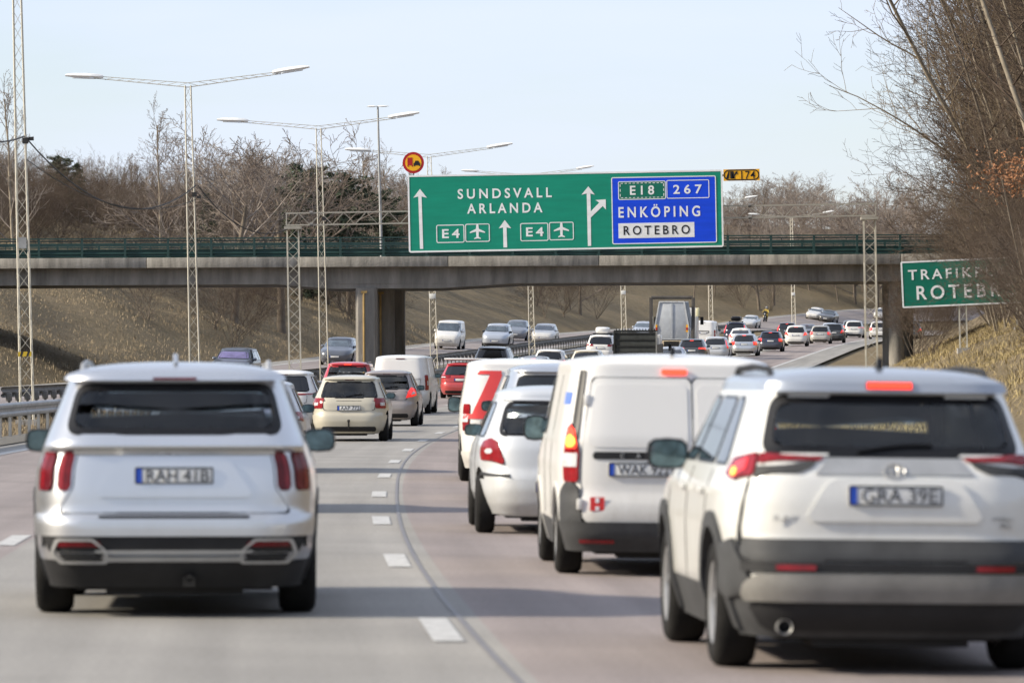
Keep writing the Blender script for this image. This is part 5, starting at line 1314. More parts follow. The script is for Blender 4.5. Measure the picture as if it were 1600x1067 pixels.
# ---------------------------------------------------------------- white SUV with sky tinted roof and dark cladding
P_PEARL = paint('pearl', (.68, .68, .65), rough=.3, dirt=.62)
P_ROOF = paint('sky_tinted_roof', (.30, .33, .38), metal=.3, rough=.28, dirt=.1)  # the sky's reflection on the roof is put into the paint colour
def white_suv():
    c = Car('suv', 4.60, 1.855, 1.69, wheel=.362, base=2.69, roh=.93, n=6.6, hi=True, arch=.075)
    r = begin('white_suv', 'white SUV with sky tinted roof, lit brake lamps and number plate GRA 39E')
    window(c, r, 'rear_window', [(-.86, 1.20), (.86, 1.20), (.89, 1.535), (-.89, 1.535)], 'rear', G_TINT, True, .09, fr=.05)
    window(c, r, 'windscreen', [(-.86, 1.14), (.86, 1.14), (.84, 1.52), (-.84, 1.52)], 'front', G_CLEAR, True, .08)
    side_windows(c, r, 1.13, 1.52, [(.72, 1.26, .98, 1.28), (1.32, 2.28, 1.34, 2.12), (2.34, 3.40, 2.18, 2.76)], M_GLASSD, False)
    c.body(r, [P_PEARL, M_PLASG, P_ROOF], lowz=.44, roofz=1.545)
    interior(c, r, 1.08); underbody(c, r); wheels(c, r, .24); arch_trim(c, r, M_PLASG, .075, .022)
    c.patch('spoiler', [(-.89, 1.55), (.89, 1.55), (.86, 1.63), (-.86, 1.63)], P_ROOF, r, .07, .10, rnd_=.02)
    bl = c.patch('high_brake_lamp', [(-.185, 1.565), (.185, 1.565), (.185, 1.608), (-.185, 1.608)], M_RED, r, .078, .02)
    for k in range(10):
        a = (-.16 + .32 * k / 9); c.patch('diode', [(a - .014, 1.57), (a + .014, 1.57), (a + .014, 1.603), (a - .014, 1.603)], M_BRK, bl, .084, .006, nr=2, nc=2)
    c.patch('tailgate', [(-.90, .72), (.90, .72), (.86, 1.19), (-.86, 1.19)], P_PEARL, r, .010, .03, rnd_=.05)
    c.border('panel_gap', [(-.905, .625), (.905, .625), (.865, 1.20), (-.865, 1.20)], .008, M_FRIT, r, .0195, rnd_=.05)
    c.patch('silver_garnish', [(-.50, 1.10), (-.45, 1.10), (-.38, 1.155), (.38, 1.155), (.45, 1.10), (.50, 1.10), (.43, 1.19), (-.43, 1.19)], M_SILV, r, .020, .02)
    # the emblem: three crossing ellipses
    def ell(rx, rz, z):
        pts = []
        for t in np.linspace(0, 2 * math.pi, 25): 
            x, y = c.end_pt(np.array([rx * math.cos(t) / (c.W / 2)]), z + rz * math.sin(t), .024, 1); pts.append(Vector((float(x[0]), float(y[0]), z + rz * math.sin(t))))
        return pts
    MB().path(ell(.062, .042, 1.115), .007, 5).path(ell(.022, .040, 1.115), .006, 5).path(ell(.048, .016, 1.132), .006, 5).build('emblem', M_SILV, r)
    for sd in (-1, 1):
        def m(pts): return pts if sd > 0 else [(-a, b) for a, b in pts[::-1]]
        o = c.patch('tail_lamp', m([(.86, 1.08), (1.06, 1.06), (1.24, 1.08), (1.10, 1.20), (.86, 1.215)]), M_RED, r, .028, .05, rnd_=.015)
        c.patch('brake_glow', m([(.90, 1.10), (1.02, 1.09), (1.04, 1.17), (.90, 1.185)]), M_TAIL, o, .031, .01)
        if sd < 0: c.patch('brake_bulb', m([(1.00, 1.085), (1.07, 1.085), (1.07, 1.13), (1.00, 1.13)]), M_BRK2, o, .036, .012, rnd_=.02)
        o = c.patch('tail_lamp', m([(.47, 1.175), (.85, 1.155), (.85, 1.215), (.45, 1.212)]), M_RED, r, .028, .04, rnd_=.01)
        c.patch('reverse_lamp', m([(.54, 1.115), (.85, 1.075), (.85, 1.153), (.50, 1.172)]), M_PLASG, o, .024, .03)
        c.patch('reflector', m([(.48, .575), (.70, .575), (.70, .605), (.48, .605)]), M_RED, r, .04, .03)
        c.patch('bumper_corner', m([(.82, .44), (1.12, .40), (1.30, .46), (1.15, .72), (.93, .74), (.88, .62)]), M_PLASG, r, .030, .05, rnd_=.02)
    c.patch('tailgate_cladding', [(-.90, .62), (.90, .62), (.91, .745), (-.91, .745)], M_PLASG, r, .018, .03, rnd_=.02)
    c.patch('bumper_step', [(-.88, .565), (.88, .565), (.88, .615), (-.88, .615)], M_PLAS, r, .032, .04)
    c.patch('skid_panel', [(-.88, .40), (.88, .40), (.90, .555), (-.90, .555)][:2] + [(.86, .50), (.80, .555), (-.80, .555), (-.86, .50)], pm('skid_grey', (.20, .192, .175), .6, metal=.2, var=.3, scale=3), r, .05, .07, rnd_=.02)
    c.patch('lower_bumper', [(-.82, .24), (.82, .24), (.88, .395), (-.88, .395)], M_PLAS, r, .02, .04, rnd_=.03)
    c.patch('plate_panel', [(-.54, .84), (.54, .84), (.40, 1.08), (-.40, 1.08)], P_PEARL, r, .028, .04, rnd_=.05)
    plate(c, r, .985, 'GRA 39E', yoff=-.016)
    x, y = c.end_pt(np.array([.62]), .80, .012, 1)
    text('badge', 'RAV4', .035, M_SILV, r, (-.58, float(y[0]), .855), width=.17, spacing=1.2); text('badge', 'HYBRID', .022, M_SILV, r, (.60, float(y[0]), .862), width=.12); text('badge', 'AWD-i', .022, M_SILV, r, (.62, float(y[0]), .825), width=.08)
    wiper(c, r, 1.225, -.22, .25, .04)
    mirror(c, r, 1.14, 3.02, M_FRIT, (.25, .185), .12)
    roof_rails(c, r, M_PLAS, .75, 2.6); fin(c, r, M_FRIT, .72)
    for xx in (-.60,): MB().lathe([(-.02, .036), (-.03, .043), (.22, .043)], 16, 'y', (xx, .10, .262)).lathe([(.21, .001), (.20, .036), (-.02, .036)], 16, 'y', (xx, .10, .262)).build('exhaust_tip', M_SILV, r, smooth=True)
    MB().box((0, .55, .27), (1.1, .35, .16)).build('silencer', M_UNDER, r, bevel=.04)
    seams(c, r, [[(1.30, .50), (1.28, 1.1)], [(2.32, .45), (2.32, 1.1)], [(3.36, .45), (3.38, 1.1)]])
    for y in (1.5, 2.5):
        for sd in (-1, 1): MB().box((sd * (float(c.side_x(y, .98)) + .02), y, .98), (.03, .2, .035)).build('door_handle', P_PEARL, r, bevel=.01)
    return r, c
M_PEARLD = P_PEARL
r, c = white_suv(); put(r, c, 1398, 29.8, dyaw=.015)

# ---------------------------------------------------------------- white panel van with tall corner lamps
P_WHITE = paint('white', (.72, .71, .68), rough=.35, dirt=.5, coat=.6)
def caddy():
    c = Car('van', 4.50, 1.855, 1.80, wheel=.325, base=2.75, roh=.78, n=9, hi=True)
    r = begin('white_panel_van', 'white windowless panel van with CADDY lettering and a small red sticker', 'van')
    side_windows(c, r, 1.12, 1.60, [(2.62, 3.60, 2.62, 3.14)], M_GLASSB, False)
    window(c, r, 'windscreen', [(-.88, 1.12), (.88, 1.12), (.88, 1.60), (-.88, 1.60)], 'front', M_GLASSB, False)
    c.body(r, [P_WHITE, M_PLASG, P_WHITE], lowz=.42)
    underbody(c, r); wheels(c, r, .22); arch_trim(c, r, P_WHITE, .03, .012)
    c.patch('rear_door', [(-.80, .43), (.16, .43), (.16, 1.60), (-.80, 1.60)], P_WHITE, r, .014, .03, rnd_=.05)
    c.patch('rear_door', [(.17, .43), (.80, .43), (.80, 1.60), (.17, 1.60)], P_WHITE, r, .014, .03, rnd_=.05)
    c.patch('pressed_panel', [(-.76, 1.04), (.12, 1.04), (.12, 1.55), (-.76, 1.55)], P_WHITE, r, .020, .02, rnd_=.06)
    c.patch('pressed_panel', [(.21, 1.04), (.76, 1.04), (.76, 1.55), (.21, 1.55)], P_WHITE, r, .020, .02, rnd_=.06)
    c.patch('high_brake_lamp', [(-.13, 1.632), (.12, 1.632), (.12, 1.672), (-.13, 1.672)], M_BRK, r, .022, .02, rnd_=.01)
    for pg in ([(-.805, .425), (.165, .425), (.165, 1.605), (-.805, 1.605)], [(.165, .425), (.805, .425), (.805, 1.605), (.165, 1.605)]): c.border('panel_gap', pg, .005, M_FRIT, r, .0155, rnd_=.05)
    c.patch('handle_strip', [(-.71, .945), (.72, .945), (.72, 1.005), (-.71, 1.005)], M_PLAS, r, .022, .02, rnd_=.015)
    for i, ch in enumerate('CADDY'):
        qx = -.42 + i * .13; x, y = c.end_pt(np.array([qx / (c.W / 2)]), .975, .024, 1)
        text('letter', ch, .036, M_SILV, r, (qx, float(y[0]), .975), weight=.01)
    for sd in (-1, 1):
        def m(pts): return pts if sd > 0 else [(-a, b) for a, b in pts[::-1]]
        o = c.patch('tail_lamp', m([(.825, .76), (.965, .76), (.975, .90), (.955, 1.20), (.90, 1.235), (.825, 1.0)]), M_RED, r, .022, .04, rnd_=.015)
        c.patch('brake_bulb', m([(.85, 1.04), (.945, 1.04), (.935, 1.14), (.87, 1.14)]), M_BRK2 if sd < 0 else M_BRK2, o, .026, .01, rnd_=.03)
        c.patch('brake_glow', m([(.835, 1.03), (.955, 1.03), (.94, 1.20), (.895, 1.22)]), M_BRK, o, .0235, .01, rnd_=.02)
        c.patch('reverse_lamp', m([(.835, .88), (.962, .88), (.962, .99), (.835, .99)]), M_CLEAR, o, .025, .01)
        c.patch('black_pillar', m([(.845, 1.10), (.905, 1.24), (.915, 1.66), (.865, 1.66)]), M_FRIT, r, .012, .03, rnd_=.01)
        c.patch('bumper_corner', m([(.80, .42), (1.14, .42), (1.10, .66), (.90, .78), (.83, .72)]), M_PLASG, r, .020, .04, rnd_=.02)
        c.patch('reflector', m([(.55, .265), (.84, .265), (.84, .295), (.55, .295)]), M_RED, r, .046, .03)
    c.patch('bumper', [(-1.10, .20), (1.10, .20), (1.12, .44), (-1.12, .44)], M_PLASG, r, .035, .05, rnd_=.03)
    for z in (.58, 1.42):
        for q_ in (-.815, .815):
            x, y = c.end_pt(np.array([q_]), z, .02, 1); MB().box((float(x[0]), float(y[0]), z), (.05, .05, .09)).build('door_hinge', P_WHITE, r, bevel=.012)
    x, y = c.end_pt(np.array([.1]), .90, .03, 1); MB().box((.09, float(y[0]), .905), (.13, .03, .04)).build('door_handle', M_PLAS, r, bevel=.01)
    plate(c, r, .862, 'WAK 922', x=-.27)
    x, y = c.end_pt(np.array([.66]), .585, .018, 1)
    st = MB().box((-.62, float(y[0]), .585), (.115, .006, .11)).build('red_sticker', SR2, r)
    MB().box((-.62, float(y[0]) - .004, .615), (.03, .004, .04)).box((-.62, float(y[0]) - .004, .55), (.03, .004, .03)).build('sticker_mark', SW, st)
    xs = float(c.side_x(.35, 1.36)); o = c.patch('blue_sticker', [(.30, 1.38), (.62, 1.38), (.62, 1.48), (.30, 1.48)], pm('sticker_blue', (.10, .18, .55), .5), r, .004, .004, side=-1)
    mirror(c, r, 1.14, 3.15, M_FRIT, (.20, .22), .10); fin(c, r, M_FRIT, .35)
    seams(c, r, [[(1.5, .45), (1.5, 1.62)], [(2.5, .45), (2.5, 1.62)], [(3.5, .45), (3.55, 1.1)]])
    return r, c
SR2 = pm('sticker_red', (.62, .03, .03), .5)
r, c = caddy(); put(r, c, 1052, Dof(1040, 897))

# ---------------------------------------------------------------- silver small hatchback with rounded lamps
P_SILV2 = paint('silver_pale', (.56, .58, .60), metal=.25, rough=.4, dirt=.42)
def clio():
    c = Car('hatch', 4.03, 1.71, 1.50, wheel=.30, base=2.58, roh=.66, n=4.6, hi=True)
    r = begin('silver_hatchback', 'silver small hatchback with rounded triangular red lamps behind the white panel van')
    window(c, r, 'rear_window', [(-.80, .985), (.80, .985), (.84, 1.335), (-.84, 1.335)], 'rear', G_CLEAR, True, .10, fr=.03)
    window(c, r, 'windscreen', [(-.82, 1.02), (.82, 1.02), (.82, 1.33), (-.82, 1.33)], 'front', G_CLEAR, True, .08)
    side_windows(c, r, .97, 1.33, SP['hatch'](0), M_GLASSB, False)
    c.body(r, [P_SILV2, P_SILV2, P_SILV2])
    interior(c, r, .95); underbody(c, r); wheels(c, r, .20)
    c.patch('tailgate', [(-.60, .55), (.60, .55), (.64, .72), (.78, .96), (-.78, .96), (-.64, .72)], P_SILV2, r, .012, .03, rnd_=.06)
    c.patch('bumper', [(-1.20, .20), (1.20, .20), (1.25, .55), (-1.25, .55)], P_SILV2, r, .018, .04, rnd_=.06)
    c.patch('high_brake_lamp', [(-.12, 1.365), (.12, 1.365), (.12, 1.385), (-.12, 1.385)], M_RED, r, .03, .02)
    c.patch('spoiler', [(-.92, 1.35), (.92, 1.35), (.9, 1.40), (-.9, 1.40)], P_SILV2, r, .025, .04, rnd_=.02)
    for sd in (-1, 1):
        def m(pts): return pts if sd > 0 else [(-a, b) for a, b in pts[::-1]]
        o = c.patch('tail_lamp', m([(.64, .70), (.95, .74), (1.03, .83), (.99, .93), (.86, .975), (.76, .93)]), M_RED, r, .022, .04, rnd_=.06)
        c.patch('reverse_lamp', m([(.80, .81), (.88, .81), (.88, .86), (.80, .86)]), M_CLEAR, o, .026, .01, rnd_=.02)
        c.patch('bumper_strip', m([(.60, .575), (.98, .585), (.98, .62), (.60, .61)]), M_PLAS, r, .024, .03)
    plate(c, r, .48, None); wiper(c, r, 1.0, -.05, .35, .06)
    mirror(c, r, 1.0, 2.62, M_FRIT, (.20, .13), .09)
    seams(c, r, [[(1.05, .40), (1.02, .95)], [(1.98, .30), (1.98, .95)], [(3.0, .30), (3.0, .95)]])
    return r, c
r, c = clio(); put(r, c, 876, Dof(876, 833))

# ---------------------------------------------------------------- white van with red graphics
def red_van():
    c = Car('van', 4.40, 1.85, 1.83, wheel=.32, base=2.78, roh=.76, n=7.5, hi=True)
    r = begin('white_panel_van', 'white panel van with bold red shapes painted on its back', 'van')
    side_windows(c, r, 1.12, 1.58, [(2.55, 3.52, 2.55, 3.08)], M_GLASSB, False)
    c.body(r, [P_WHITE, M_PLAS, P_WHITE], lowz=.30)
    underbody(c, r); wheels(c, r, .21)
    c.patch('tailgate', [(-.80, .46), (.80, .46), (.84, 1.66), (-.84, 1.66)], P_WHITE, r, .014, .03, rnd_=.08)
    c.patch('pressed_panel', [(-.74, 1.0), (.74, 1.0), (.78, 1.56), (-.78, 1.56)], P_WHITE, r, .022, .02, rnd_=.16)
    RP = pm('graphic_red', (.62, .05, .05), .45, var=.05)
    for pl_ in ([(-.80, 1.585), (-.38, 1.585), (-.38, 1.64), (-.76, 1.64)], [(-.80, .98), (-.58, .98), (-.36, 1.585), (-.58, 1.585)], [(-.96, .93), (-.62, .93), (-.60, 1.0), (-.90, 1.0)], [(-.34, 1.46), (-.12, 1.56), (-.08, 1.53), (-.26, 1.42)], [(.0, 1.0), (.22, 1.0), (.45, 1.55), (.24, 1.55)]):
        c.patch('red_graphic', pl_, RP, r, .028, .008)
    for sd in (-1, 1):
        def m(pts): return pts if sd > 0 else [(-a, b) for a, b in pts[::-1]]
        o = c.patch('tail_lamp', m([(.84, .75), (.98, .75), (.98, 1.15), (.84, 1.15)]), M_RED, r, .022, .04, rnd_=.02)
        c.patch('reverse_lamp', m([(.85, .88), (.97, .88), (.97, 1.0), (.85, 1.0)]), M_CLEAR, o, .026, .01)
    x, y = c.end_pt(np.array([0.6]), .88, .016, 1); pts = lambda rx, rz, z: [Vector((-.55 + rx * math.cos(t), float(y[0]) - .004, z + rz * math.sin(t))) for t in np.linspace(0, 2 * math.pi, 21)]
    MB().path(pts(.07, .045, .885), .007, 4).path(pts(.025, .042, .885), .006, 4).path(pts(.05, .017, .905), .006, 4).build('emblem', M_SILV, r)
    text('badge', 'TOYOTA', .032, M_SILV, r, (-.55, float(y[0]) - .002, .80), width=.24, spacing=1.1)
    c.patch('bumper', [(-1.08, .20), (1.08, .20), (1.10, .45), (-1.10, .45)], P_WHITE, r, .03, .05, rnd_=.03)
    plate(c, r, .70, None); mirror(c, r, 1.10, 3.05, M_PLAS, (.20, .24), .10)
    seams(c, r, [[(1.4, .45), (1.4, 1.6)], [(2.45, .35), (2.45, 1.6)], [(3.45, .35), (3.5, 1.1)]])
    return r, c
r, c = red_van(); put(r, c, 815, Dof(815, 752))

# ---------------------------------------------------------------- everything else in the traffic
LS = {'block': [(.68, .50), (1.02, .50), (1.04, .655), (.68, .655)], 'wide': [(.46, .575), (1.10, .55), (1.12, .655), (.50, .655)],
      'tall': [(.86, .50), (1.0, .50), (1.0, .86), (.90, .86), (.84, .66)], 'vert': [(.84, .40), (.985, .40), (.985, .66), (.84, .66)],
      'tri': [(.62, .50), (1.05, .55), (1.08, .66), (.86, .70), (.70, .60)], 'slim': [(.40, .60), (1.12, .575), (1.12, .65), (.42, .645)], 'elbow': [(.70, .54), (1.04, .50), (1.06, .67), (.84, .68), (.82, .61), (.70, .61)]}
def traffic(name, label, kind, dims, pt, px, row=None, D=None, lamps='block', lit=False, brake=False, heading=1, txt=None, see=False, rails=None, plast=False, glass=None, roof=None, platez=None, hi=False, n=None, cat='car', group=None, gate=None, dyaw=0, panel=False, wheel=None):
    L_, W_, H_ = dims
    c = Car(kind, L_, W_, H_, wheel=wheel or (.36 if kind == 'suv' else .33 if kind in ('wagon', 'sedan', 'van') else .305), n=n or (8 if kind == 'van' else 5.4), hi=hi)
    r = begin(name, label, cat, group)
    glass = glass or (M_GLASSD if heading > 0 else M_GLASSB)
    zb = c.zr * ({'suv': .70, 'hatch': .70, 'wagon': .70, 'sedan': .765, 'van': .655}[kind]); zt = c.zr * .975
    see_g = G_CLEAR if see else None
    hasrear = not (kind == 'van' and panel)
    if heading > 0:
        if hasrear: window(c, r, 'rear_window', [(-.80, zb), (.80, zb), (.84, zt), (-.84, zt)], 'rear', G_CLEAR if see else glass, see, .08, fr=.035)
        if see: window(c, r, 'windscreen', [(-.82, zb + .04), (.82, zb + .04), (.82, zt), (-.82, zt)], 'front', G_CLEAR, True, .08)
    else:
        window(c, r, 'windscreen', [(-.86, zb + .02), (.86, zb + .02), (.85, zt), (-.85, zt)], 'front', glass, False, .08)
    spans = SP[kind](0); k = (L_ / {'suv': 4.6, 'hatch': 4.05, 'wagon': 4.65, 'sedan': 4.65, 'van': 4.5}[kind])
    side_windows(c, r, zb - .02, zt - .01, [tuple(v * k for v in s_) for s_ in spans], glass if heading > 0 else M_GLASSB, False)
    c.body(r, [pt, M_PLASG if plast else pt, roof or pt], lowz=.40 if plast else .22, roofz=c.zr - .02 if roof else None)
    if see: interior(c, r, zb - .03)
    underbody(c, r); wheels(c, r, .21)
    if plast: arch_trim(c, r, M_PLASG, .05, .012)
    mirror(c, r, zb + .02, {'suv': 3.0, 'hatch': 2.62, 'wagon': 2.95, 'sedan': 2.95, 'van': 3.1}[kind] * k, M_FRIT if plast or heading > 0 else pt, (.20, .14), .08)
    H = H_
    def sym(fn):
        for sd in (-1, 1): fn(sd, (lambda p: p if sd > 0 else [(-a, b) for a, b in p[::-1]]))
    if heading > 0:
        lp = [(a, b * H) for a, b in LS[lamps]]
        def lamp(sd, m):
            o = c.patch('tail_lamp', m(lp), M_TAIL if lit else M_RED, r, .02, .03, rnd_=.02)
            P = np.array(lp); cc = P.mean(0)
            if brake: c.patch('brake_bulb', m([tuple(cc + (p - cc) * .5) for p in P]), M_BRK, o, .026, .012, rnd_=.02)
            else: c.patch('reverse_lamp', m([tuple(cc + (p - cc) * .3 - np.array([0, .02])) for p in P]), M_CLEAR, o, .024, .01)
        sym(lamp)
        gp_ = [(-.66, .47 * H), (.66, .47 * H), (.70, zb - .05), (-.70, zb - .05)]
        c.patch('tailgate', gp_, gate or pt, r, .010, .03, rnd_=.05)
        if hi: c.border('panel_gap', gp_, .010, M_FRIT, r, .0115, rnd_=.05)
        c.patch('bumper', [(-1.12, .16 * H), (1.12, .16 * H), (1.14, .40 * H), (-1.14, .40 * H)], M_PLASG if plast else pt, r, .022, .04, rnd_=.04)
        c.patch('bumper_insert', [(-.75, .15 * H), (.75, .15 * H), (.72, .225 * H), (-.72, .225 * H)], M_PLAS, r, .028, .03, rnd_=.03)
        c.patch('high_brake_lamp', [(-.17, zt + .025), (.17, zt + .025), (.17, zt + .05), (-.17, zt + .05)], M_BRK if brake else M_REDD, r, .02, .02)
        if hasrear and kind in ('hatch', 'wagon', 'suv'): c.patch('spoiler', [(-.9, zt + .045), (.9, zt + .045), (.86, zt + .085), (-.86, zt + .085)], roof or pt, r, .05, .06, rnd_=.01)
        plate(c, r, platez or .53 * H, txt)
        if kind in ('hatch', 'suv', 'wagon') and hi: wiper(c, r, zb + .03, -.08, .36, .06)
    else:
        def hl(sd, m):
            o = c.patch('headlamp', m([(.55, .415 * H), (1.0, .43 * H), (1.16, .50 * H), (.95, .50 * H), (.55, .465 * H)]), M_CLEAR, r, .018, .04, rnd_=.02)
            c.patch('lamp_lens', m([(.70, .44 * H), (.82, .44 * H), (.82, .475 * H), (.70, .475 * H)]), M_GLASSB, o, .022, .01)
            c.patch('fog_lamp', m([(.60, .20 * H), (.88, .20 * H), (.90, .29 * H), (.66, .27 * H)]), M_PLAS, r, .015, .03, rnd_=.02)
        sym(hl)
        c.patch('grille', [(-.46, .36 * H), (.46, .36 * H), (.54, .455 * H), (-.54, .455 * H)], M_FRIT, r, .014, .03, rnd_=.03)
        c.patch('chrome_bar', [(-.50, .435 * H), (.50, .435 * H), (.52, .452 * H), (-.52, .452 * H)], M_SILV, r, .022, .02)
        c.patch('lower_intake', [(-.60, .17 * H), (.60, .17 * H), (.54, .27 * H), (-.54, .27 * H)], M_PLAS, r, .014, .03, rnd_=.03)
        plate(c, r, .315 * H, None, dr=-1, tilt=0)
        seams_y = L_ - 1.0
    if rails: roof_rails(c, r, rails, .8, .8 + L_ * .4)
    D = D or Dof(px, row); put(r, c, px, D, heading, dyaw)
    return r, c, D
C_ = {k: paint(k, *v) for k, v in {'beige': ((.50, .46, .36), .1, .4, .3), 'brownsilver': ((.30, .265, .25), .35, .4, .25), 'red': ((.42, .018, .022), .0, .3, .2), 'black': ((.012, .013, .015), .0, .25, .25), 'grey': ((.14, .145, .15), .3, .35, .25),
      'navy': ((.012, .018, .045), .1, .3, .2), 'silverblue': ((.42, .46, .52), .35, .35, .25), 'darkgrey': ((.055, .06, .066), .25, .3, .25), 'slate': ((.18, .20, .24), .3, .35, .2), 'cream': ((.60, .55, .44), .0, .4, .3), 'bluegrey': ((.085, .10, .13), .3, .3, .2)}.items()}
PW_, PS = P_WHITE, P_SILV2
T = traffic
# near and middle distance, going our way
T('grey_suv', 'light grey SUV with dark glass between the silver hatchback and the red striped van', 'suv', (4.75, 1.90, 1.75), P_SILV, 887, D=66.5, lamps='vert', hi=True, plast=True)
rc = T('beige_hatchback', 'beige hatchback with number plate AAP 772 and a tow bar', 'hatch', (4.18, 1.71, 1.46), C_['beige'], 545, D=117, lamps='block', see=True, txt='AAP 772', hi=True, platez=.735)
MB().tube((0, .02, .30), (0, -.10, .30), .03).tube((0, -.10, .30), (0, -.10, .44), .022).lathe([(.42, .001), (.43, .028), (.455, .034), (.48, .024), (.485, .001)], 12, 'z', (0, -.10, 0)).build('tow_bar', M_UNDER, rc[0], smooth=True)
T('brown_silver_hatchback', 'taupe hatchback with lit red lamps just ahead of the beige hatchback', 'hatch', (3.95, 1.70, 1.51), C_['brownsilver'], 603, D=143, lamps='tri', lit=True, see=True, hi=True)
rc = T('white_delivery_van', 'white windowless delivery van with tall red corner lamps beside the bridge pier', 'van', (5.1, 1.93, 1.91), PW_, 625, D=172, lamps='vert', panel=True, hi=True, n=7)
c = rc[1]; c.patch('pressed_panel', [(-.80, 1.12), (.80, 1.12), (.80, 1.72), (-.80, 1.72)], PW_, rc[0], .02, .02, rnd_=.2)
rc = T('red_suv', 'red car with black roof rails and lit high brake lamp beside the white delivery van', 'suv', (4.2, 1.78, 1.70), C_['red'], 541, D=168, lamps='tri', see=True, rails=M_FRIT, brake=False, hi=True)
rc[1].patch('brake_lit', [(-.17, 1.60), (.17, 1.60), (.17, 1.625), (-.17, 1.625)], M_BRK, rc[0], .06, .02)
T('white_crossover', 'white crossover with slim lamps in the left lane beside the guard rail', 'hatch', (4.36, 1.79, 1.54), PW_, 441, D=131, lamps='slim', hi=True)
T('silver_hatchback', 'silver car with black door mirror mostly hidden behind the silver SUV', 'hatch', (4.3, 1.80, 1.48), PS, 388, D=84, lamps='wide', hi=True)
T('grey_hatchback', 'grey low car hidden in front of the silver SUV, in the same lane', 'hatch', (4.1, 1.76, 1.44), C_['slate'], 330, D=61, lamps='wide')
T('dark_estate', 'dark estate car in the left lane beside the silver SUV', 'wagon', (4.7, 1.82, 1.47), C_['darkgrey'], 800 + F * (-7.4) / 37, D=37, lamps='wide')
rc = T('red_estate', 'bright red estate car with a long white bar across its roof', 'wagon', (4.6, 1.80, 1.465), C_['red'], 719, D=215, lamps='wide', txt=None, hi=True)
c = rc[1]
for y in (1.2, 2.1): MB().box((0, y, c.H + .09), (1.15, .07, .03)).build('roof_bar', M_SILV, rc[0])
o = MB().box((.12, 1.6, c.H + .14), (1.75, 1.6, .06)).build('white_roof_load', P_WHITE, None, bevel=.02)
o.matrix_basis = rc[0].matrix_basis.copy(); tag(o, 'flat white board lying across the roof of the red estate car', 'board')
T('black_suv', 'black SUV with wide rear window ahead of the bright red estate', 'suv', (4.8, 1.92, 1.66), C_['black'], 766, D=258, lamps='slim', rails=M_SILV)
T('black_hatchback', 'small black hatchback with pale grey roof and red lamps', 'hatch', (3.9, 1.68, 1.52), C_['black'], 832, D=238, lamps='tall', roof=P_SILV, gate=C_['black'], brake=True, glass=M_GLASSD)
T('white_hatchback', 'white hatchback with wraparound red lamps near the median rail', 'hatch', (4.1, 1.76, 1.46), PW_, 856, D=268, lamps='slim', lit=True)
rc = T('white_suv', 'white SUV carrying a white roof box', 'suv', (4.6, 1.86, 1.66), PW_, 937, D=318, lamps='wide')
def roof_box(root, c, mat, y0, label, wd=.85, L0=1.9):
    vs = []; n = 12
    for y, k in ((y0, .55), (y0 + .1, .92), (y0 + .5, 1), (y0 + L0 * .7, .98), (y0 + L0 - .12, .75), (y0 + L0, .3)):
        for i in range(n):
            a = 2 * math.pi * i / n; vs.append((wd / 2 * k * math.copysign(abs(math.cos(a)) ** .5, math.cos(a)), y, c.H + .27 + .19 * k * math.copysign(abs(math.sin(a)) ** .5, math.sin(a))))
    fs = [(r_ * n + i, r_ * n + (i + 1) % n, (r_ + 1) * n + (i + 1) % n, (r_ + 1) * n + i) for r_ in range(5) for i in range(n)] + [tuple(range(n)), tuple(range(5 * n, 6 * n))]
    e = empty('roof_box'); e.matrix_basis = root.matrix_basis.copy(); tag(e, label, 'roof box')
    MB().add(vs, fs).build('shell', mat, e, smooth=True)
    for y in (y0 + .45, y0 + 1.35): MB().box((0, y, c.H + .05), (1.15, .07, .04)).box((-.5, y, c.H), (.08, .1, .1)).box((.5, y, c.H), (.08, .1, .1)).build('cross_bar', M_FRIT, e)
roof_box(rc[0], rc[1], P_WHITE, 1.0, 'white roof box on the white SUV')
T('beige_estate', 'cream coloured low car beside the dark tailgate lorry', 'wagon', (4.6, 1.80, 1.42), C_['cream'], 915, D=272, lamps='wide')
T('silver_estate', 'silver estate car close behind the dark tailgate lorry', 'wagon', (4.7, 1.85, 1.50), PS, 944, D=232, lamps='tall')
T('teal_grey_car', 'blue grey car roof showing just above the white panel van', 'hatch', (4.2, 1.78, 1.50), C_['slate'], 905, D=196, lamps='tri', lit=True)
T('silver_blue_car', 'pale blue grey saloon low down beside the skip lorry', 'sedan', (4.6, 1.80, 1.43), C_['silverblue'], 1046, D=283, lamps='block')
T('dark_grey_estate', 'dark grey estate car with lit red lamps behind the skip lorry', 'wagon', (4.7, 1.83, 1.48), C_['darkgrey'], 1080, D=318, lamps='wide', lit=True, brake=True)
T('silver_estate', 'silver estate car with one tall red lamp showing next to the dark grey estate', 'wagon', (4.52, 1.77, 1.46), PS, 1117, D=332, lamps='tall', lit=True)
T('silver_estate', 'silver estate car with lit brake lamps next to the dark navy saloon', 'wagon', (4.68, 1.83, 1.47), P_SILV, 1162, row=556, lamps='block', lit=True, brake=True)
rc = T('navy_suv', 'dark blue SUV carrying a black roof box', 'suv', (4.8, 1.93, 1.76), C_['navy'], 1148, D=425, lamps='tall', lit=True)
roof_box(rc[0], rc[1], M_FRIT, 1.0, 'black roof box on the dark blue SUV')
T('white_saloon', 'white saloon with one lit lamp beside the median rail', 'sedan', (4.7, 1.82, 1.45), PW_, 1156, D=396, lamps='tri', lit=True)
T('navy_saloon', 'dark navy saloon with orange red lit lamp in the right lane', 'hatch', (4.4, 1.78, 1.44), C_['navy'], 1203, D=372, lamps='block', lit=True, brake=True)
T('white_minicar', 'white tall hatchback with bright red lamps behind the navy saloon', 'hatch', (4.29, 1.80, 1.60), PW_, 1243, row=541, lamps='tri', lit=True, brake=True)
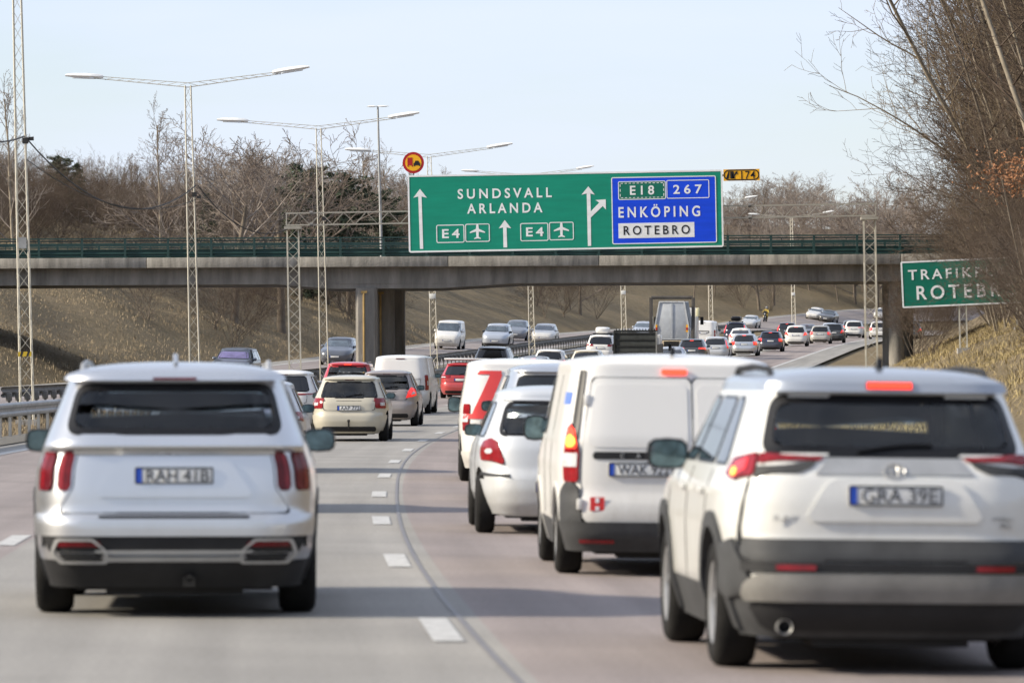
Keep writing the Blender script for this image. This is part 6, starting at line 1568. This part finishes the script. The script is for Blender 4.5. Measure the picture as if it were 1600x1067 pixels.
T('black_estate', 'black estate car with tall lit red corner lamps beside the median rail', 'wagon', (4.7, 1.86, 1.55), C_['black'], 1229, D=470, lamps='tall', lit=True, brake=True)
T('silver_hatchback', 'silver grey hatchback ahead of the white tall hatchback', 'hatch', (4.3, 1.77, 1.48), C_['beige'] if False else paint('greybeige', (.40, .39, .36), .2, .4, .3), 1281, row=537, lamps='block', lit=True)
T('grey_saloon', 'blue grey saloon in the middle lane beyond the white tall hatchback', 'sedan', (4.7, 1.82, 1.45), C_['slate'], 1260, D=462, lamps='block')
T('dark_crossover', 'dark grey crossover with dim red lamps close to the strip lamped white SUV', 'suv', (4.4, 1.82, 1.60), C_['darkgrey'], 1302, D=440, lamps='tri', lit=True, plast=True)
T('white_suv', 'white SUV with a full width red lamp strip in the right lane', 'suv', (4.9, 1.94, 1.65), PW_, 1334, row=528, lamps='slim', lit=True)
T('grey_suv', 'slate grey SUV with lit brake lamps beyond the white SUV with the red lamp strip', 'suv', (4.7, 1.88, 1.68), C_['slate'], 1329, D=520, lamps='wide', lit=True, brake=True)
T('blue_saloon', 'pale blue saloon roof glimpsed beyond the dark grey crossover', 'sedan', (4.6, 1.80, 1.45), C_['silverblue'], 1296, D=505, lamps='block')
T('white_suv', 'white SUV half hidden by the right gantry leg', 'suv', (4.7, 1.90, 1.65), PW_, 1373, D=492, lamps='block', lit=True)
T('black_suv', 'black car with red lamps seen right of the round bridge columns', 'suv', (4.6, 1.85, 1.64), C_['black'], 1424, D=478, lamps='tri', lit=True, brake=True)
T('black_hatchback', 'dark car with red lamps behind the white SUV at the right gantry leg', 'hatch', (4.3, 1.80, 1.50), C_['black'], 1381, D=560, lamps='wide', lit=True)
# coming towards us
OG = dict(heading=-1)
T('blue_saloon', 'dark blue car with violet windscreen just above the silver SUV roof', 'suv', (4.6, 1.86, 1.55), C_['bluegrey'], 357, D=236, glass=pm('violet_glass', (.13, .11, .24), .05, var=.3, coat=.5), **OG)
T('dark_estate', 'dark grey oncoming estate car beside the left gantry leg', 'wagon', (4.77, 1.83, 1.50), C_['bluegrey'], 522, D=285, **OG)
T('white_oncoming_van', 'small white oncoming van beside the lamp mast', 'van', (4.4, 1.70, 1.86), PW_, 697, D=344, cat='van', **OG)
T('silver_suv', 'silver oncoming SUV ahead of a grey estate', 'suv', (4.6, 1.85, 1.68), C_['silverblue'], 772, D=352, plast=True, **OG)
T('grey_estate', 'grey oncoming estate half hidden by the silver oncoming SUV', 'wagon', (4.7, 1.83, 1.52), C_['slate'], 803, D=392, **OG)
T('white_hatchback', 'white oncoming hatchback following the silver oncoming SUV', 'hatch', (4.37, 1.79, 1.46), PW_, 847, D=382, **OG)
T('silver_blue_hatchback', 'pale blue oncoming car half hidden by the skip lorry', 'hatch', (4.3, 1.79, 1.50), C_['silverblue'], 1003, D=432, **OG)
T('silver_saloon', 'silver oncoming saloon beyond the roof box SUV', 'sedan', (4.7, 1.82, 1.45), PS, 1168, D=solve_lat(1168, -17.3), **OG)
T('white_saloon', 'white oncoming saloon with dark grille beside a black saloon', 'sedan', (4.8, 1.87, 1.44), PW_, 1268, D=solve_lat(1268, -18.5), **OG)
T('black_saloon', 'black oncoming saloon overlapping the white oncoming saloon', 'sedan', (4.9, 1.88, 1.45), C_['darkgrey'], 1288, D=solve_lat(1288, -16.6), **OG)
T('white_hatchback', 'white oncoming car in the far bend beside the right gantry leg', 'hatch', (4.4, 1.80, 1.48), PW_, 1372, D=solve_lat(1372, -16), **OG)
# white van with dark graphics
rc = T('white_service_van', 'white service van with dark markings ahead of the skip lorry', 'van', (5.3, 1.95, 1.97), PW_, 1098, D=398, lamps='vert', panel=True)
c = rc[1]
for pl_ in ([(-.5, 1.05), (.45, 1.05), (.45, 1.22), (-.5, 1.22)],): c.border('dark_graphic', pl_, .05, M_INK, rc[0], .02, rnd_=.02)
for y0 in (.5, .9, 1.4): c.patch('dark_graphic', [(y0, 1.0), (y0 + .2, 1.0), (y0 + .45, 1.6), (y0 + .3, 1.6)], M_INK, rc[0], .004, .004, side=1)

# ---------------------------------------------------------------- skip lorry
M_SKIP = pm('skip_grey', (.40, .42, .44), .6, metal=.15, var=.18, scale=1.2, bump=.3, bscale=3)
M_RUST = pm('lorry_arm', (.05, .044, .038), .7, var=.4, scale=2)
M_TAN = pm('lorry_bumper', (.50, .40, .26), .6, var=.25)
sk = begin('skip_lorry', 'skip loader lorry with dark lifting arms and pale rear bumper', 'lorry')
ft = MB()
MB().box((0, 4.0, .85), (.9, 8.0, .28)).build('chassis', M_UNDER, sk)
MB().box((0, .12, .82), (2.15, .16, .42)).build('rear_bumper', M_TAN, sk, bevel=.02)
for sd in (-1, 1):
    MB().box((sd * .82, .02, .78), (.4, .05, .12)).build('tail_lamp', M_RED, sk)
    MB().box((sd * .7, .0, .5), (.35, .04, .3)).build('mud_flap', M_DARK, sk)
    MB().prism([(.2, 1.05), (.55, 1.05), (1.0, 2.3), (.85, 3.45), (.65, 3.45), (.72, 2.3)], sd * 1.27 - .10, sd * 1.27 + .10, ax='yz').build('lifting_arm', M_RUST, sk, bevel=.01)
    MB().tube((sd * 1.2, .6, 1.1), (sd * 1.22, .8, 2.4), .07).tube((sd * 1.2, 2.4, 1.1), (sd * 1.22, .95, 2.2), .08).build('ram', M_SILV, sk)
    for y in (1.3, 2.6, 6.4):
        e = bpy.data.objects.new('wheel', None); COL.objects.link(e); e.parent = sk; e.matrix_basis = Matrix.Translation((sd * 1.02, y, .5)) @ Matrix.Rotation(0 if sd > 0 else math.pi, 4, 'Z')
        t, rm = wheel_mesh(.5, .32); inst(t, 'tyre', e, Matrix.Identity(4)); inst(rm, 'rim', e, Matrix.Identity(4))
MB().tube((-1.25, .75, 3.45), (1.25, .75, 3.45), .09, n=8).build('cross_bar', M_RUST, sk)
MB().box((0, 3.3, 1.02), (2.4, 5.8, .12)).build('platform', M_UNDER, sk)
b = MB().prism([(5.9, .9), (8.0, .9), (8.0, 1.9), (7.75, 2.75), (5.9, 2.85)], -1.2, 1.2, ax='yz').build('cab', P_WHITE, sk, bevel=.06)
MB().box((0, 8.0, 2.2), (2.1, .05, .7), Matrix.Rotation(.28, 3, 'X')).build('windscreen', M_GLASSB, sk)
for sd in (-1, 1): MB().box((sd * 1.42, 7.5, 2.1), (.2, .1, .45)).tube((sd * 1.2, 7.5, 2.3), (sd * 1.42, 7.5, 2.3), .02).build('door_mirror', M_FRIT, sk)
MB().box((1.27, 5.8, 2.6), (.16, .3, .5)).build('work_light', pm('pale_yellow', (.6, .56, .35), .5), sk, bevel=.03)
D = 336; place(sk, D, at(1049, D)); sk.matrix_basis = sk.matrix_basis @ Matrix.Diagonal((1.06, 1, 1.13, 1))
sp_ = begin('skip_container', 'grey steel skip with sloping sides carried on the lorry', 'container'); sp_.matrix_basis = sk.matrix_basis.copy()
poly = [(-.96, 1.09), (.96, 1.09), (1.02, 1.75), (.74, 3.22), (-.74, 3.22), (-1.02, 1.75)]
MB().prism(poly, .45, 4.6).build('shell', M_SKIP, sp_, bevel=.03)
for xx in (-.0,): MB().box((xx, .43, 2.12), (.10, .06, 2.0)).build('door_rib', M_SKIP, sp_)
for a, b in zip(poly, poly[1:] + poly[:1]): MB().tube((a[0], .44, a[1]), (b[0], .44, b[1]), .055, n=4).build('edge_rib', pm('skip_edge', (.46, .47, .47), .6, var=.15), sp_)
for k in range(4): [MB().prism([(sd * a, b) for a, b in ((1.04, 1.75), (1.07, 1.78), (.79, 3.22), (.74, 3.24))], 1.0 + k, 1.12 + k).build('side_rib', M_SKIP, sp_) for sd in (-1, 1)]
for sd in (-1, 1):
    MB().box((sd * .92, .41, 1.72), (.11, .03, .42)).build('warning_strip', SY, sp_); MB().box((sd * .92, .39, 1.70), (.11, .02, .14)).build('red_mark', SR, sp_)

# ---------------------------------------------------------------- flatbed lorry with a tall dark tailgate
tl = begin('tailgate_lorry', 'small lorry with a tall black rear tailgate and long mirror arm', 'lorry')
M_BLK = pm('tailgate_black', (.022, .024, .024), .5, var=.35, scale=2); M_BLK2 = pm('tailgate_panel', (.055, .06, .058), .45, var=.35, scale=3)
MB().box((0, 2.6, .68), (.8, 5.2, .25)).build('chassis', M_UNDER, tl)
MB().box((0, 2.0, .98), (2.15, 4.0, .14)).build('bed', M_UNDER, tl)
gt = MB().box((0, .02, 1.72), (2.18, .05, 1.34)).build('tailgate', M_BLK2, tl)
for z in (1.08, 1.40, 1.72, 2.04, 2.36): MB().box((0, -.02, z), (2.18, .05, .07)).build('tailgate_bar', M_BLK, gt)
for sd in (-1, 1):
    MB().box((sd * 1.05, -.03, 1.7), (.08, .09, 1.5)).build('tailgate_post', M_GALV if sd > 0 else M_BLK, gt)
    MB().box((sd * 1.09, 2.0, 1.4), (.04, 4.0, .8)).build('side_board', M_BLK, tl)
    MB().box((sd * .85, -.04, .78), (.3, .05, .12)).build('tail_lamp', M_RED, tl)
    for y in (.9, 4.3):
        e = bpy.data.objects.new('wheel', None); COL.objects.link(e); e.parent = tl; e.matrix_basis = Matrix.Translation((sd * .86, y, .36)) @ Matrix.Rotation(0 if sd > 0 else math.pi, 4, 'Z')
        t, rm = wheel_mesh(.36, .22); inst(t, 'tyre', e, Matrix.Identity(4)); inst(rm, 'rim', e, Matrix.Identity(4))
    MB().box((sd * 1.42, 4.7, 1.6), (.16, .1, .36)).tube((sd * 1.0, 4.7, 1.7), (sd * 1.42, 4.7, 1.7), .02).tube((sd * 1.0, 4.7, 1.5), (sd * 1.42, 4.7, 1.5), .02).build('door_mirror', M_FRIT, tl)
MB().box((0, -.02, .98), (2.18, .08, .14)).build('pale_sill', M_TAN, tl)
MB().box((0, .05, 2.46), (2.18, .12, .10)).build('top_rail', M_BLK, tl)
for k in range(14): MB().box((-.95 + 1.9 * k / 13, .0, 2.54), (.05, .05, .07)).build('tooth', M_BLK, tl)
MB().prism([(4.1, .7), (5.7, .7), (5.7, 1.3), (5.3, 2.2), (4.1, 2.25)], -.98, .98, ax='yz').build('cab', P_WHITE, tl, bevel=.05)
MB().box((0, 4.08, 1.9), (1.5, .04, .5)).build('rear_window', M_GLASSD, tl)
D = 262; place(tl, D, at(993, D))

# ---------------------------------------------------------------- motorcyclist
mc = begin('motorcycle', 'black motorcycle coming towards us on the opposite carriageway', 'motorcycle')
for y in (0, 1.45):
    e = bpy.data.objects.new('wheel', None); COL.objects.link(e); e.parent = mc; e.matrix_basis = Matrix.Translation((0, y, .31))
    t, rm = wheel_mesh(.31, .14); inst(t, 'tyre', e, Matrix.Identity(4)); inst(rm, 'rim', e, Matrix.Identity(4))
MB().prism([(.0, .62), (.3, .45), (1.0, .45), (1.2, .70), (1.25, .95), (.95, 1.0), (.75, .82), (.2, .84), (-.2, .88)], -.14, .14, ax='yz').build('frame_and_tank', M_FRIT, mc, bevel=.04)
MB().box((0, .62, .42), (.42, .4, .3)).build('engine', M_PLASG, mc, bevel=.05)
MB().prism([(1.2, .75), (1.5, .85), (1.42, 1.25), (1.2, 1.3)], -.2, .2, ax='yz').build('fairing', M_PLAS, mc, bevel=.04)
MB().lathe([(1.50, .001), (1.50, .08), (1.46, .09)], 14, 'y', (0, 0, .95)).build('headlamp', M_CLEAR, mc, smooth=True)
for sd in (-1, 1): MB().tube((sd * .09, 1.45, .31), (sd * .09, 1.2, 1.0), .03).build('fork', M_SILV, mc); MB().tube((sd * .42, 1.15, 1.22), (sd * .45, 1.1, 1.38), .012).box((sd * .47, 1.1, 1.40), (.14, .03, .09)).build('rear_view_mirror', M_FRIT, mc)
MB().tube((-.40, 1.08, 1.08), (.40, 1.08, 1.08), .018).build('handlebar', M_FRIT, mc)
D = solve_lat(1197, -19.6); place(mc, D, at(1197, D), -1); mm = mc.matrix_basis.copy()
def skin_body(name, joints, edges, mat, parent):
    """one continuous body grown round a skeleton, baked to a mesh"""
    me = bpy.data.meshes.new(name); me.from_pydata([j[0] for j in joints], edges, []); o = bpy.data.objects.new(name, me); COL.objects.link(o)
    o.modifiers.new('skin', 'SKIN')
    if not me.skin_vertices:
        bm = bmesh.new(); bm.from_mesh(me); bm.verts.layers.skin.verify(); bm.to_mesh(me); bm.free()
    for v, j in zip(me.skin_vertices[0].data, joints): v.radius = (j[1], j[1] * (j[2] if len(j) > 2 else 1))
    me.skin_vertices[0].data[0].use_root = True
    o.modifiers.new('sub', 'SUBSURF').levels = 2
    dg = bpy.context.evaluated_depsgraph_get(); nm = bpy.data.meshes.new_from_object(o.evaluated_get(dg)); bpy.data.objects.remove(o)
    nm.materials.clear(); nm.materials.append(mat); nm.polygons.foreach_set('use_smooth', np.ones(len(nm.polygons), dtype=bool))
    return link(bpy.data.objects.new(name, nm), parent)
rd = begin('person', 'person in a yellow jacket and helmet riding the motorcycle', 'person'); rd.matrix_basis = mm
J = [((0, .32, .86), .15, 1.2), ((0, .40, 1.12), .16, 1.25), ((0, .50, 1.36), .17, 1.1), ((0, .54, 1.50), .07), ((0, .57, 1.60), .06)]
E = [(0, 1), (1, 2), (2, 3), (3, 4)]
for sd in (-1, 1):
    k = len(J); J += [((sd * .20, .52, 1.40), .09), ((sd * .33, .72, 1.18), .065), ((sd * .36, 1.0, 1.10), .05), ((sd * .36, 1.09, 1.09), .045)]; E += [(2, k), (k, k + 1), (k + 1, k + 2), (k + 2, k + 3)]
    k = len(J); J += [((sd * .14, .38, .80), .11), ((sd * .23, .80, .74), .085), ((sd * .20, .58, .40), .06), ((sd * .20, .56, .32), .05), ((sd * .20, .70, .29), .045)]; E += [(0, k), (k, k + 1), (k + 1, k + 2), (k + 2, k + 3), (k + 3, k + 4)]
bd = skin_body('body', J, E, pm('jacket_yellow', (.42, .30, .06), .8, var=.3, scale=6), rd)
MB().lathe([(1.54, .05), (1.56, .11), (1.64, .14), (1.74, .135), (1.82, .08), (1.84, .001)], 18, 'z', (0, .59, 0)).build('helmet', pm('helmet_grey', (.3, .3, .3), .3, coat=.6), rd, smooth=True)
MB().box((0, .71, 1.68), (.2, .06, .08)).build('visor', M_FRIT, rd, bevel=.02)
# ------------------------------------------------------------------ the road is banked: turn everything from the road's frame to plumb
for o in list(S.objects):
    if o.parent is None and o.type not in ('CAMERA', 'LIGHT'): o.matrix_basis = RW @ o.matrix_basis
